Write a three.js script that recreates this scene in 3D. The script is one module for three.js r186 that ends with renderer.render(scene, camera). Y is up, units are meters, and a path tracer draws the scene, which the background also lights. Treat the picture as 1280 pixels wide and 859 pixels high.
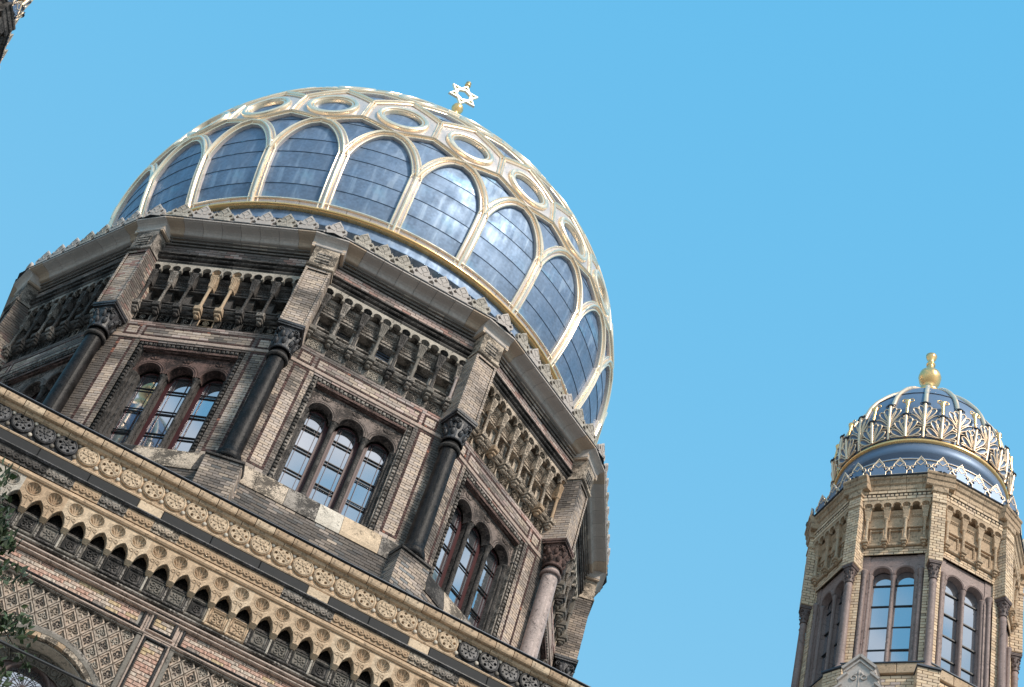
import * as THREE from 'three';
import { mergeGeometries, toCreasedNormals, mergeVertices } from 'three/addons/utils/BufferGeometryUtils.js';

// ---------------------------------------------------------------- camera, sky, sun, exposure
const GY = 29.886;                       // height of the drum's cornice lip above the street
const scene = new THREE.Scene();
const camera = new THREE.PerspectiveCamera(21.856, 1024 / 687, 0.5, 3000);
camera.rotation.order = 'YXZ';
camera.position.set(-3.3377, -28.1862 + GY, 33.0418);
camera.rotation.set(0.821018, -0.221279, 0.335538);
const renderer = new THREE.WebGLRenderer({ antialias: true });
renderer.toneMapping = THREE.LinearToneMapping;
renderer.toneMappingExposure = 1.22;
renderer.shadowMap.enabled = true;
const sun = new THREE.DirectionalLight(new THREE.Color(1, 0.9, 0.78), 3.0);
const SUN = new THREE.Vector3(0.22, 0.766, 0.604).normalize();
sun.position.copy(SUN).multiplyScalar(120); sun.target.position.set(0, 25, 0);
sun.shadow.radius = 20; sun.castShadow = true; sun.shadow.mapSize.set(4096, 4096);
Object.assign(sun.shadow.camera, { left: -45, right: 45, top: 45, bottom: -45, near: 1, far: 260 });
scene.add(sun, sun.target);

// noise
let seed = 1;
function R() { seed = (seed * 1664525 + 1013904223) >>> 0; return seed / 4294967296; }
const rr = (a, b) => a + (b - a) * R();
function h3(x, y, z) { let n = Math.imul(x, 374761393) + Math.imul(y, 668265263) + Math.imul(z, 2147483647 ^ 0x5bd1e995); n = Math.imul(n ^ (n >>> 13), 1274126177); n ^= n >>> 16; return (n >>> 0) / 4294967296; }
const sm = t => t * t * (3 - 2 * t), mix = (a, b, t) => a + (b - a) * t;
function vn(x, y, z) {
  const i = Math.floor(x), j = Math.floor(y), k = Math.floor(z), u = sm(x - i), v = sm(y - j), w = sm(z - k);
  const L = (a, b, c) => h3(i + a, j + b, k + c);
  return mix(mix(mix(L(0, 0, 0), L(1, 0, 0), u), mix(L(0, 1, 0), L(1, 1, 0), u), v), mix(mix(L(0, 0, 1), L(1, 0, 1), u), mix(L(0, 1, 1), L(1, 1, 1), u), v), w);
}
function fbm(x, y, z, o = 4) { let s = 0, a = 0.5, t = 0; for (let i = 0; i < o; i++) { s += a * vn(x, y, z); t += a; x = x * 2.03 + 7.1; y = y * 2.03 + 3.7; z = z * 2.03 + 1.3; a *= 0.5; } return s / t; }
const sst = (a, b, x) => { const t = Math.min(1, Math.max(0, (x - a) / (b - a))); return t * t * (3 - 2 * t); };

{ // sky: clear pale blue ahead, fair-weather clouds over the street side (seen mirrored in the windows)
  const w = 1024, h = 512, d = new Float32Array(w * h * 4);
  for (let j = 0; j < h; j++) for (let i = 0; i < w; i++) {
    const el = ((j + 0.5) / h - 0.5) * Math.PI, az = ((i + 0.5) / w - 0.5) * 2 * Math.PI;
    const y = Math.sin(el), x = Math.cos(el) * Math.cos(az), z = Math.cos(el) * Math.sin(az);
    const e = Math.max(0, y), t = Math.pow(1 - e, 1.6);
    let c = [mix(0.12, 0.56, t), mix(0.495, 0.82, t), mix(0.84, 0.9, t)];
    if (y > 0.01) {
      const s = 1 / (y + 0.28), n = fbm(x * s * 2.6 + 11, z * s * 2.6 + 5, 3.3, 6);
      const near = sst(-0.05, 0.35, z) * (1 - sst(0.74, 0.9, y)), n2 = 0.55 * n + 0.45 * fbm(x * s * 8 + 31, z * s * 8 + 17, 9.3, 5);
      const k = sst(0.47, 0.6, n2) * near, b = mix(0.8, 1.3, sst(0.48, 0.66, n2));
      c = [mix(c[0], b, k), mix(c[1], b * 1.0, k), mix(c[2], b * 1.02, k)];
    } else c = [0.26, 0.25, 0.23];
    const o = (j * w + i) * 4; d[o] = c[0] * 0.83; d[o + 1] = c[1] * 0.83; d[o + 2] = c[2] * 0.83; d[o + 3] = 1;
  }
  const sky = new THREE.DataTexture(d, w, h, THREE.RGBAFormat, THREE.FloatType);
  sky.mapping = THREE.EquirectangularReflectionMapping; sky.magFilter = sky.minFilter = THREE.LinearFilter; sky.wrapS = THREE.RepeatWrapping; sky.needsUpdate = true;
  scene.background = sky; scene.environment = sky;
}

// ---------------------------------------------------------------- textures and materials
function tex(size, fn, srgb = true, rep = 1) {
  const d = new Uint8Array(size * size * 4);
  for (let j = 0; j < size; j++) for (let i = 0; i < size; i++) {
    const c = fn(i / size, j / size), o = (j * size + i) * 4;
    for (let q = 0; q < 3; q++) d[o + q] = Math.max(0, Math.min(255, Math.round((Array.isArray(c) ? c[q] : c) * 255)));
    d[o + 3] = 255;
  }
  const t = new THREE.DataTexture(d, size, size); t.wrapS = t.wrapT = THREE.RepeatWrapping; t.magFilter = THREE.LinearFilter; t.minFilter = THREE.LinearMipmapLinearFilter; t.generateMipmaps = true;
  if (srgb) t.colorSpace = THREE.SRGBColorSpace; t.repeat.set(rep, rep); t.needsUpdate = true; return t;
}
// tiling noise: blend of four shifted copies
function tn(u, v, f, s, o = 4) { const a = fbm(u * f, v * f, s, o), b = fbm((u - 1) * f, v * f, s, o), c = fbm(u * f, (v - 1) * f, s, o), d = fbm((u - 1) * f, (v - 1) * f, s, o), x = sm(u), y = sm(v); return mix(mix(a, b, x), mix(c, d, x), y); }
const stoneT = tex(512, (u, v) => { const n = tn(u, v, 6, 1.5), g = tn(u, v, 60, 8.2, 2), p = tn(u, v, 22, 4.1, 3); let k = 0.82 + 0.36 * (n - 0.5) + 0.3 * (g - 0.5); if (p < 0.34) k *= 0.78; return [k * 1.02, k, k * 0.96]; }, true, 0.8);
const fineT = tex(512, (u, v) => { const n = tn(u, v, 4, 11.5, 4), g = tn(u, v, 70, 5.2, 2), k = 0.9 + 0.2 * (n - 0.5) + 0.14 * (g - 0.5); return [k, k * 0.995, k * 0.985]; }, true, 0.6);
const sootT = tex(512, (u, v) => { const n = tn(u, v, 5, 21.5, 5), g = tn(u, v, 48, 8.9, 3); const s = sst(0.36, 0.62, n + 0.5 * (g - 0.5)); const k = mix(0.42, 0.9, s) * (0.78 + 0.44 * g); return [k * 1.0, k * 0.985, k * 0.97]; }, true, 1.1);
const stoneB = tex(512, (u, v) => 0.6 * tn(u, v, 30, 2.2, 4) + 0.4 * tn(u, v, 90, 6.2, 2), false, 0.8);
const leadT = tex(1024, (u, v) => { // rain streaks down weathered sheet metal
  const s = tn(u, v * 0.12, 40, 3.1, 3), s2 = tn(u, v * 0.05, 13, 9.1, 3), m = tn(u, v, 7, 5.5, 4), g = tn(u, v, 70, 1.1, 2);
  const w = sst(0.52, 0.7, s * 0.6 + s2 * 0.4 + 0.25 * (m - 0.5)), k = sst(0.55, 0.72, m);
  const b = 0.62 + 0.16 * (g - 0.5) + 0.22 * (m - 0.5);
  return [mix(b * 0.86, 0.84, 0.45 * w) * (1 - 0.08 * k), mix(b * 0.95, 0.86, 0.45 * w), mix(b * 1.06, 0.88, 0.45 * w)];
}, true, 0.28);
const leadR = tex(512, (u, v) => 0.5 + 0.55 * (tn(u, v, 9, 7.7, 4) - 0.5) + 0.3 * (tn(u, v * 0.15, 30, 2.7, 3) - 0.5), false, 0.28);
const goldR = tex(256, (u, v) => 0.5 + 0.7 * (tn(u, v, 8, 3.3, 4) - 0.5), false, 1.1);
const lin = (r, g, b) => new THREE.Color().setRGB(r, g, b);
const std = (c, o = {}) => new THREE.MeshStandardMaterial({ color: lin(...c), roughness: 0.85, ...o });
const stone = (c, o = {}) => std(c, { map: stoneT, bumpMap: stoneB, bumpScale: 0.006, roughness: 0.9, ...o });
const soot = (c, o = {}) => std(c, { map: sootT, bumpMap: stoneB, bumpScale: 0.008, roughness: 0.9, ...o });
const M = {
  brick: std([1, 1, 1], { vertexColors: true, bumpMap: stoneB, bumpScale: 0.004, roughness: 0.92 }),
  bandP: stone([0.62, 0.5, 0.46]), cream: stone([0.74, 0.56, 0.41]), cream2: stone([0.83, 0.66, 0.505]), cream3: stone([0.64, 0.47, 0.335]),
  grey: stone([0.62, 0.575, 0.535]), greyD: stone([0.28, 0.26, 0.245]), pale: stone([0.86, 0.8, 0.74]), cornice: stone([0.68, 0.61, 0.57], { map: fineT }), corniceB: stone([0.62, 0.555, 0.52], { map: fineT }), corniceO: stone([0.68, 0.53, 0.41], { map: fineT }),
  sooty: soot([0.4, 0.36, 0.325]), sootyD: soot([0.125, 0.114, 0.109]), sootyB: soot([0.68, 0.57, 0.46]), black: soot([0.06, 0.06, 0.066]), blackS: soot([0.075, 0.075, 0.085], { roughness: 0.5 }),
  column: new THREE.MeshPhysicalMaterial({ color: lin(0.02, 0.018, 0.019), map: sootT, bumpMap: stoneB, bumpScale: 0.01, roughness: 0.5, specularIntensity: 0.45 }), mauve: stone([0.68, 0.56, 0.56], { roughness: 0.6 }), mauveT: stone([0.42, 0.315, 0.31], { roughness: 0.65 }), mauveD: stone([0.2, 0.145, 0.145], { roughness: 0.6 }),
  archS: soot([0.27, 0.22, 0.2]), archR: soot([0.2, 0.125, 0.11]), frame: std([0.062, 0.014, 0.016], { roughness: 0.5 }), bar: std([0.012, 0.012, 0.014], { roughness: 0.5 }),
  gold: new THREE.MeshStandardMaterial({ color: lin(1.0, 0.83, 0.63), metalness: 0.68, roughness: 0.6, roughnessMap: goldR }),
  goldD: new THREE.MeshStandardMaterial({ color: lin(0.95, 0.6, 0.26), metalness: 0.8, roughness: 0.55, roughnessMap: goldR }),
  lead: new THREE.MeshStandardMaterial({ color: lin(0.7, 0.8, 0.92), metalness: 0.5, roughness: 1.15, roughnessMap: leadR, map: leadT }),
  fascia: new THREE.MeshStandardMaterial({ color: lin(0.86, 0.77, 0.74), metalness: 0.35, roughness: 0.75, roughnessMap: goldR, map: fineT }),  // gilded flats: pale pinkish colour paints in the sky they reflect
  goldT: new THREE.MeshStandardMaterial({ color: lin(0.9, 0.68, 0.48), metalness: 0.6, roughness: 0.8, roughnessMap: goldR }),
  leadP: new THREE.MeshStandardMaterial({ color: lin(0.17, 0.23, 0.33), metalness: 0.45, roughness: 0.5 }),
  leadD: std([0.06, 0.075, 0.1], { metalness: 0.3, roughness: 0.55 }),
  dark: std([0.12, 0.11, 0.1]), roof: std([0.05, 0.06, 0.075], { roughness: 0.6 }),
  glass: new THREE.MeshPhysicalMaterial({ color: lin(0.54, 0.57, 0.62), metalness: 0.9, roughness: 0.03 }),
};
// ---------------------------------------------------------------- geometry builder
class GB {
  constructor() { this.p = []; this.n = []; this.c = []; this.col = [1, 1, 1]; this.m = null; }
  tri(a, b, c) {
    const ux = b[0] - a[0], uy = b[1] - a[1], uz = b[2] - a[2], vx = c[0] - a[0], vy = c[1] - a[1], vz = c[2] - a[2];
    let x = uy * vz - uz * vy, y = uz * vx - ux * vz, z = ux * vy - uy * vx; const l = Math.hypot(x, y, z) || 1; x /= l; y /= l; z /= l;
    this.p.push(...a, ...b, ...c); this.n.push(x, y, z, x, y, z, x, y, z); const k = this.col; this.c.push(...k, ...k, ...k);
  }
  quad(a, b, c, d) { this.tri(a, b, c); this.tri(a, c, d); return this; }
  box(x0, x1, y0, y1, z0, z1, back = true) {
    const P = (x, y, z) => [x, y, z];
    this.quad(P(x0, y0, z1), P(x1, y0, z1), P(x1, y1, z1), P(x0, y1, z1));
    this.quad(P(x1, y0, z1), P(x1, y0, z0), P(x1, y1, z0), P(x1, y1, z1)); this.quad(P(x0, y0, z0), P(x0, y0, z1), P(x0, y1, z1), P(x0, y1, z0));
    this.quad(P(x0, y1, z1), P(x1, y1, z1), P(x1, y1, z0), P(x0, y1, z0)); this.quad(P(x0, y0, z0), P(x1, y0, z0), P(x1, y0, z1), P(x0, y0, z1));
    if (back) this.quad(P(x1, y0, z0), P(x0, y0, z0), P(x0, y1, z0), P(x1, y1, z0));
    return this;
  }
  // box with bevelled front edges
  bev(x0, x1, y0, y1, z0, z1, b = 0.012) {
    const q = (x, y, z) => [x, y, z], zb = z1 - b;
    const A = [q(x0, y0, zb), q(x1, y0, zb), q(x1, y1, zb), q(x0, y1, zb)], B = [q(x0 + b, y0 + b, z1), q(x1 - b, y0 + b, z1), q(x1 - b, y1 - b, z1), q(x0 + b, y1 - b, z1)], C = [q(x0, y0, z0), q(x1, y0, z0), q(x1, y1, z0), q(x0, y1, z0)];
    this.quad(...B);
    for (let i = 0; i < 4; i++) { const j = (i + 1) % 4; this.quad(A[i], A[j], B[j], B[i]); this.quad(C[i], C[j], A[j], A[i]); }
    this.quad(C[3], C[2], C[1], C[0]); return this;
  }
  // profile [[z,y]...] (counter-clockwise seen from +x looking to -x ... order free) swept along x
  sweep(prof, x0, x1) {
    for (let i = 0; i < prof.length - 1; i++) { const [z, y] = prof[i], [Z, Y] = prof[i + 1]; this.quad([x0, y, z], [x1, y, z], [x1, Y, Z], [x0, Y, Z]); }
    const sh = THREE.ShapeUtils.triangulateShape(prof.map(([z, y]) => new THREE.Vector2(z, y)), []);
    for (const [a, b, c] of sh) for (const x of [x0, x1]) this.tri([x, prof[a][1], prof[a][0]], [x, prof[b][1], prof[b][0]], [x, prof[c][1], prof[c][0]]);
    return this;
  }
  geo(g, m) {
    let q = g.index ? g.toNonIndexed() : g; if (m) { q = q === g ? g.clone() : q; q.applyMatrix4(m); }
    const P = q.attributes.position.array, N = q.attributes.normal.array; for (let i = 0; i < P.length; i++) { this.p.push(P[i]); this.n.push(N[i]); } for (let i = 0; i < P.length; i += 3) this.c.push(...this.col); return this;
  }
  build(colors = false) {
    const g = new THREE.BufferGeometry(), p = new Float32Array(this.p), n = new Float32Array(this.n), uv = new Float32Array(p.length / 3 * 2);
    g.setAttribute('position', new THREE.BufferAttribute(p, 3)); g.setAttribute('normal', new THREE.BufferAttribute(n, 3));
    for (let i = 0, j = 0; i < p.length; i += 3, j += 2) { const ax = Math.abs(n[i]), ay = Math.abs(n[i + 1]), az = Math.abs(n[i + 2]); if (ay > ax && ay > az) { uv[j] = p[i]; uv[j + 1] = p[i + 2]; } else if (ax > az) { uv[j] = p[i + 2]; uv[j + 1] = p[i + 1]; } else { uv[j] = p[i]; uv[j + 1] = p[i + 1]; } }
    g.setAttribute('uv', new THREE.BufferAttribute(uv, 2)); if (colors) g.setAttribute('color', new THREE.BufferAttribute(new Float32Array(this.c), 3)); return g;
  }
}
const gb = () => new GB();
const T = (x = 0, y = 0, z = 0, rx = 0, ry = 0, rz = 0, s = 1) => new THREE.Matrix4().compose(new THREE.Vector3(x, y, z), new THREE.Quaternion().setFromEuler(new THREE.Euler(rx, ry, rz, 'YXZ')), Array.isArray(s) ? new THREE.Vector3(...s) : new THREE.Vector3(s, s, s));
const lathe = (prof, n = 16) => new THREE.LatheGeometry(prof.map(([r, y]) => new THREE.Vector2(r, y)), n);
const ring = (r, t, a = 6, b = 18, arc = Math.PI * 2) => new THREE.TorusGeometry(r, t, a, b, arc);
const extr = (s, depth, bevel = 0, seg = 8) => new THREE.ExtrudeGeometry(s, { depth, bevelEnabled: bevel > 0, bevelSize: bevel, bevelThickness: bevel, bevelSegments: 1, curveSegments: seg });
const poly = pts => { const s = new THREE.Shape(); pts.forEach(([x, y], i) => i ? s.lineTo(x, y) : s.moveTo(x, y)); s.closePath(); return s; };
const holeC = (x, y, r) => { const h = new THREE.Path(); h.absarc(x, y, r, 0, Math.PI * 2, true); return h; };
const G1 = (g, m) => gb().geo(g, m).build();

// bricks: merged real bricks with recessed joints; pal(x, y) gives a colour
function bricks(g, x0, x1, y0, y1, z, pal, o = {}) {
  const L = o.L ?? 0.2, H = o.H ?? 0.066, J = o.J ?? 0.013, pr = o.proud ?? 0.014, mo = o.mortar ?? [0.14, 0.125, 0.11];
  const nC = Math.max(1, Math.round((y1 - y0) / H)), h = (y1 - y0) / nC;
  g.col = mo; g.quad([x0, y0, z - pr], [x1, y0, z - pr], [x1, y1, z - pr], [x0, y1, z - pr]);
  for (let r = 0; r < nC; r++) {
    let x = x0 - (r % 2 ? L * 0.5 : 0) - (o.shift ?? 0) % L;
    for (; x < x1 - 0.01; x += L) {
      const a = Math.max(x, x0), b = Math.min(x + L - J, x1); if (b - a < 0.015) continue;
      g.col = pal((a + b) / 2, y0 + (r + 0.5) * h, r);
      g.box(a, b, y0 + r * h, y0 + (r + 1) * h - J, z - pr, z + rr(-0.003, 0.004), false);
    }
  }
  return g;
}
const shade = (c, k) => [c[0] * k, c[1] * k, c[2] * k], mix3 = (a, b, t) => [mix(a[0], b[0], t), mix(a[1], b[1], t), mix(a[2], b[2], t)];
const BUFF = [[0.53, 0.42, 0.34], [0.49, 0.39, 0.32], [0.57, 0.455, 0.36], [0.46, 0.38, 0.33], [0.53, 0.435, 0.37]];
const PINK = [[0.52, 0.38, 0.34], [0.46, 0.34, 0.3], [0.55, 0.44, 0.39], [0.42, 0.35, 0.325], [0.42, 0.25, 0.21]];
const YELL = [[0.73, 0.55, 0.375], [0.67, 0.5, 0.345], [0.77, 0.595, 0.42], [0.64, 0.48, 0.345], [0.72, 0.53, 0.36]];
const SOOT = [0.066, 0.058, 0.054], RED = [0.085, 0.047, 0.042];
// palette with soot lying in patches; k: how much of the wall is sooted
function pal(set, sx, k, off = 0) { return (x, y) => { const c = shade(set[Math.floor(R() * set.length)], rr(0.88, 1.1)), n = fbm((x + off) * sx * 1.4, y * sx * 1.8, off * 3.1, 5) + rr(-0.05, 0.05); return mix3(c, shade(SOOT, rr(1.0, 1.8)), sst(0.5 - k, 0.82 - k, n) * 0.88); }; }
const redPal = () => R() < 0.02 ? [0.3, 0.13, 0.09] : shade(RED, rr(0.55, 1.5));

// ---------------------------------------------------------------- scene helpers
const taken = {};
const numbered = n => { const k = taken[n] = (taken[n] ?? -1) + 1; return k ? `${n}_${String(k).padStart(3, '0')}` : n; };
function thing(name, label, category, [x, y, z], group) { const o = new THREE.Group(); o.name = numbered(name); o.position.set(x, y, z); o.userData = { label, category }; if (group) o.userData.group = group; scene.add(o); return o; }
// part in world coordinates relative to (cx, GY, cz): turned by a about the vertical, shifted in its own frame by u, y, z
function put(root, name, geo, mat, a = 0, u = 0, y = 0, z = 0, parent = null, c = [0, 0]) {
  const m = new THREE.Mesh(geo, mat); m.name = name; m.rotation.y = a;
  const X = u * Math.cos(a) + z * Math.sin(a), Z = -u * Math.sin(a) + z * Math.cos(a);
  m.position.set(X + c[0] - root.position.x, y + GY - root.position.y, Z + c[1] - root.position.z);
  if (parent) { parent.updateMatrix(); const inv = parent.matrix.clone().invert(); m.updateMatrix(); m.applyMatrix4(inv); parent.add(m); } else root.add(m);
  return m;
}
const stuff = m => { m.userData.kind = 'stuff'; return m; };

// ---------------------------------------------------------------- ornament library
function scallop(n, s, yTop, yC, zf, t) { // plate whose lower edge is a row of small arches
  const a = s / 2, N = 2 * n - 1, u0 = -(N * a) / 2, r = a * 0.44, sh = new THREE.Shape(); sh.moveTo(u0, yTop); sh.lineTo(u0, yC - r * 0.6);
  for (let i = 0; i < N; i++) { const cx = u0 + (i + 0.5) * a; sh.absarc(cx, yC, r, Math.PI + 0.6, -0.6, true); }
  sh.lineTo(-u0, yC - r * 0.6); sh.lineTo(-u0, yTop); sh.closePath();
  const g = gb().geo(extr(sh, t, 0, 9), T(0, 0, zf - t));
  for (let i = 0; i < N; i++) g.geo(ring(r + 0.006, 0.011, 5, 12, Math.PI + 1.1), T(u0 + (i + 0.5) * a, yC, zf, 0, 0, -0.55));
  return g.build();
}
function shellGeo(r, depth, flutes = 9) { // hollow scallop shell, open to +z, its flutes fanning out from a point near the foot
  const n = flutes * 4, m = 5, g = gb(); const f = (i, j) => { const a = -1.35 + (Math.PI + 2.7) * i / n, q = j / m, w = Math.cos(i / n * flutes * Math.PI * 2), ox = 0, oy = -r * 0.72; return [mix(ox, r * Math.cos(a), q), mix(oy, r * Math.sin(a), q), j === m ? 0.002 : -depth * (0.55 + 0.45 * Math.cos(q * 1.5)) * (q < 0.1 ? 0.5 : 1) + 0.2 * depth * w * Math.min(1, q * 1.6)]; };
  for (let i = 0; i < n; i++) for (let j = 0; j < m; j++) g.quad(f(i, j), f(i, j + 1), f(i + 1, j + 1), f(i + 1, j));
  const a0 = -1.35, a1 = Math.PI + 1.35; g.tri([0, -r * 0.72, -depth * 0.5], [r * Math.cos(a1), r * Math.sin(a1), 0], [r * Math.cos(a0), r * Math.sin(a0), 0]);
  return g.build();
}
function loft4(g, rows) { // rows of [y, halfWidth, zBack, zFront]
  for (let i = 0; i < rows.length - 1; i++) { const [y, w, b, f] = rows[i], [Y, W, B, F] = rows[i + 1]; g.quad([-w, y, f], [w, y, f], [W, Y, F], [-W, Y, F]); g.quad([w, y, f], [w, y, b], [W, Y, B], [W, Y, F]); g.quad([-w, y, b], [-w, y, f], [-W, Y, F], [-W, Y, B]); }
  const [y, w, b, f] = rows[0], [Y, W, B, F] = rows[rows.length - 1]; g.quad([-w, y, b], [w, y, b], [w, y, f], [-w, y, f]); g.quad([-W, Y, F], [W, Y, F], [W, Y, B], [-W, Y, B]); return g;
}
function relief(w, h, kind, t = 0.03) { // small carved square, centred, face at z = t
  const g = gb(), b = Math.min(w, h) * 0.1; g.box(-w / 2, w / 2, -h / 2, h / 2, -0.03, 0);
  g.bev(-w / 2, w / 2, h / 2 - b, h / 2, -0.02, t); g.bev(-w / 2, w / 2, -h / 2, -h / 2 + b, -0.02, t); g.bev(-w / 2, -w / 2 + b, -h / 2 + b, h / 2 - b, -0.02, t); g.bev(w / 2 - b, w / 2, -h / 2 + b, h / 2 - b, -0.02, t);
  const k = Math.min(w, h) * 0.36;
  if (kind === 0) { for (const [x, y] of [[-1, -1], [1, -1], [-1, 1], [1, 1]]) g.geo(ring(k * 0.36, k * 0.13, 5, 10), T(x * k * 0.52 * w / Math.min(w, h), y * k * 0.52, 0.008)); g.geo(new THREE.SphereGeometry(k * 0.16, 8, 6), T(0, 0, 0.008)); }
  else if (kind === 1) { g.geo(ring(k * 0.3, k * 0.12, 5, 10), T(0, 0, 0.008)); for (let i = 0; i < 8; i++) { const a = i * Math.PI / 4; g.geo(new THREE.SphereGeometry(k * 0.2, 6, 5), T(Math.cos(a) * k * 0.74, Math.sin(a) * k * 0.74, 0.004, 0, 0, a, [1.5, 0.6, 0.7])); } }
  else { g.geo(ring(k * 0.72, k * 0.1, 5, 14), T(0, 0, 0.008)); for (let i = 0; i < 6; i++) { const a = i * Math.PI / 3 + 0.5; g.geo(ring(k * 0.26, k * 0.09, 4, 8), T(Math.cos(a) * k * 0.42, Math.sin(a) * k * 0.42, 0.008)); } }
  return g.build();
}
function colonnette(r, y0, y1, z) {
  const h = y1 - y0; return G1(lathe([[0, y0], [r * 1.7, y0], [r * 1.7, y0 + 0.03], [r * 1.25, y0 + 0.05], [r * 1.35, y0 + 0.075], [r, y0 + 0.1], [r * 0.94, y1 - 0.1], [r * 1.25, y1 - 0.09], [r * 1.0, y1 - 0.07], [r * 1.3, y1 - 0.03], [r * 1.75, y1 - 0.02], [r * 1.75, y1], [0, y1]], 10), T(0, 0, z));
}
function capitalGeo(r, hw, y0, y1) { // leafy capital: round below, square abacus above; centred on the axis
  const g = gb(), h = y1 - y0, n = 16, lv = 5, f = (i, j) => { const a = i / n * Math.PI * 2, q = j / lv, sq = 1 / Math.max(Math.abs(Math.cos(a)), Math.abs(Math.sin(a))), e = q * q; const R0 = mix(r * 1.02, hw * 0.92 * mix(1, sq, 0.75), e); return [R0 * Math.cos(a), y0 + h * 0.84 * q, R0 * Math.sin(a)]; };
  for (let i = 0; i < n; i++) for (let j = 0; j < lv; j++) g.quad(f(i, j), f(i, j + 1), f(i + 1, j + 1), f(i + 1, j));
  g.geo(ring(r * 1.08, r * 0.13, 6, 16), T(0, y0 + h * 0.03, 0, Math.PI / 2));
  for (let row = 0; row < 2; row++) for (let i = 0; i < 8; i++) { const a = (i + row * 0.5) * Math.PI / 4, q = 0.28 + row * 0.26, R0 = mix(r * 1.05, hw, q * q) + 0.01; g.geo(new THREE.SphereGeometry(r * 0.3, 7, 6), T(R0 * Math.sin(a), y0 + h * q, R0 * Math.cos(a), 0.35, a, 0, [0.85, 1.5, 0.7])); g.geo(new THREE.SphereGeometry(r * 0.15, 6, 5), T((R0 + r * 0.2) * Math.sin(a), y0 + h * (q + 0.13), (R0 + r * 0.2) * Math.cos(a))); }
  for (let s = 0; s < 4; s++) for (const e of [-1, 1]) { const a = s * Math.PI / 2; const m = new THREE.Matrix4().makeRotationY(a).multiply(T(e * hw * 0.62, y0 + h * 0.7, hw * 0.86)); g.geo(ring(hw * 0.2, hw * 0.07, 5, 10), m); g.geo(new THREE.SphereGeometry(hw * 0.09, 6, 5), m); }
  g.box(-hw * 1.06, hw * 1.06, y0 + h * 0.84, y0 + h * 0.91, -hw * 1.06, hw * 1.06); g.box(-hw * 1.12, hw * 1.12, y0 + h * 0.91, y1, -hw * 1.12, hw * 1.12);
  return g.build();
}
function crestShape(w, h) { // square-topped leaf over two pierced scrolls
  const s = new THREE.Shape(), a = w / 2; s.moveTo(-a * 0.72, 0); s.lineTo(a * 0.72, 0); s.absarc(a * 0.65, h * 0.34, a * 0.345, -1.2, 1.75, false); s.lineTo(a * 0.5, h * 0.66); s.lineTo(0, h); s.lineTo(-a * 0.5, h * 0.66); s.absarc(-a * 0.65, h * 0.34, a * 0.345, Math.PI - 1.75, Math.PI + 1.2, false); s.closePath(); s.holes.push(holeC(a * 0.68, h * 0.34, a * 0.19), holeC(-a * 0.68, h * 0.34, a * 0.19)); return s;
}
function crestGeo(w, h, t) {
  const g = gb().geo(extr(crestShape(w, h), t, 0.008, 6), T(0, 0, -t / 2)), z = t / 2 + 0.008;
  const line = (pts, r = 0.011) => { for (let i = 0; i < pts.length - 1; i++) { const [x, y] = pts[i], [X, Y] = pts[i + 1], l = Math.hypot(X - x, Y - y); g.geo(new THREE.CylinderGeometry(r, r, l, 5, 1), T((x + X) / 2, (y + Y) / 2, z, 0, 0, Math.atan2(-(X - x), Y - y))); } };
  line([[0, h * 0.46], [w * 0.19, h * 0.66], [0, h * 0.86], [-w * 0.19, h * 0.66], [0, h * 0.46]]);
  for (const e of [-1, 1]) { line([[0, h * 0.46], [e * w * 0.06, h * 0.26], [e * w * 0.2, h * 0.3], [e * w * 0.36, h * 0.46], [e * w * 0.38, h * 0.56]], 0.009); }
  return g.build();
}

const RAD = Math.PI / 180;
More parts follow.
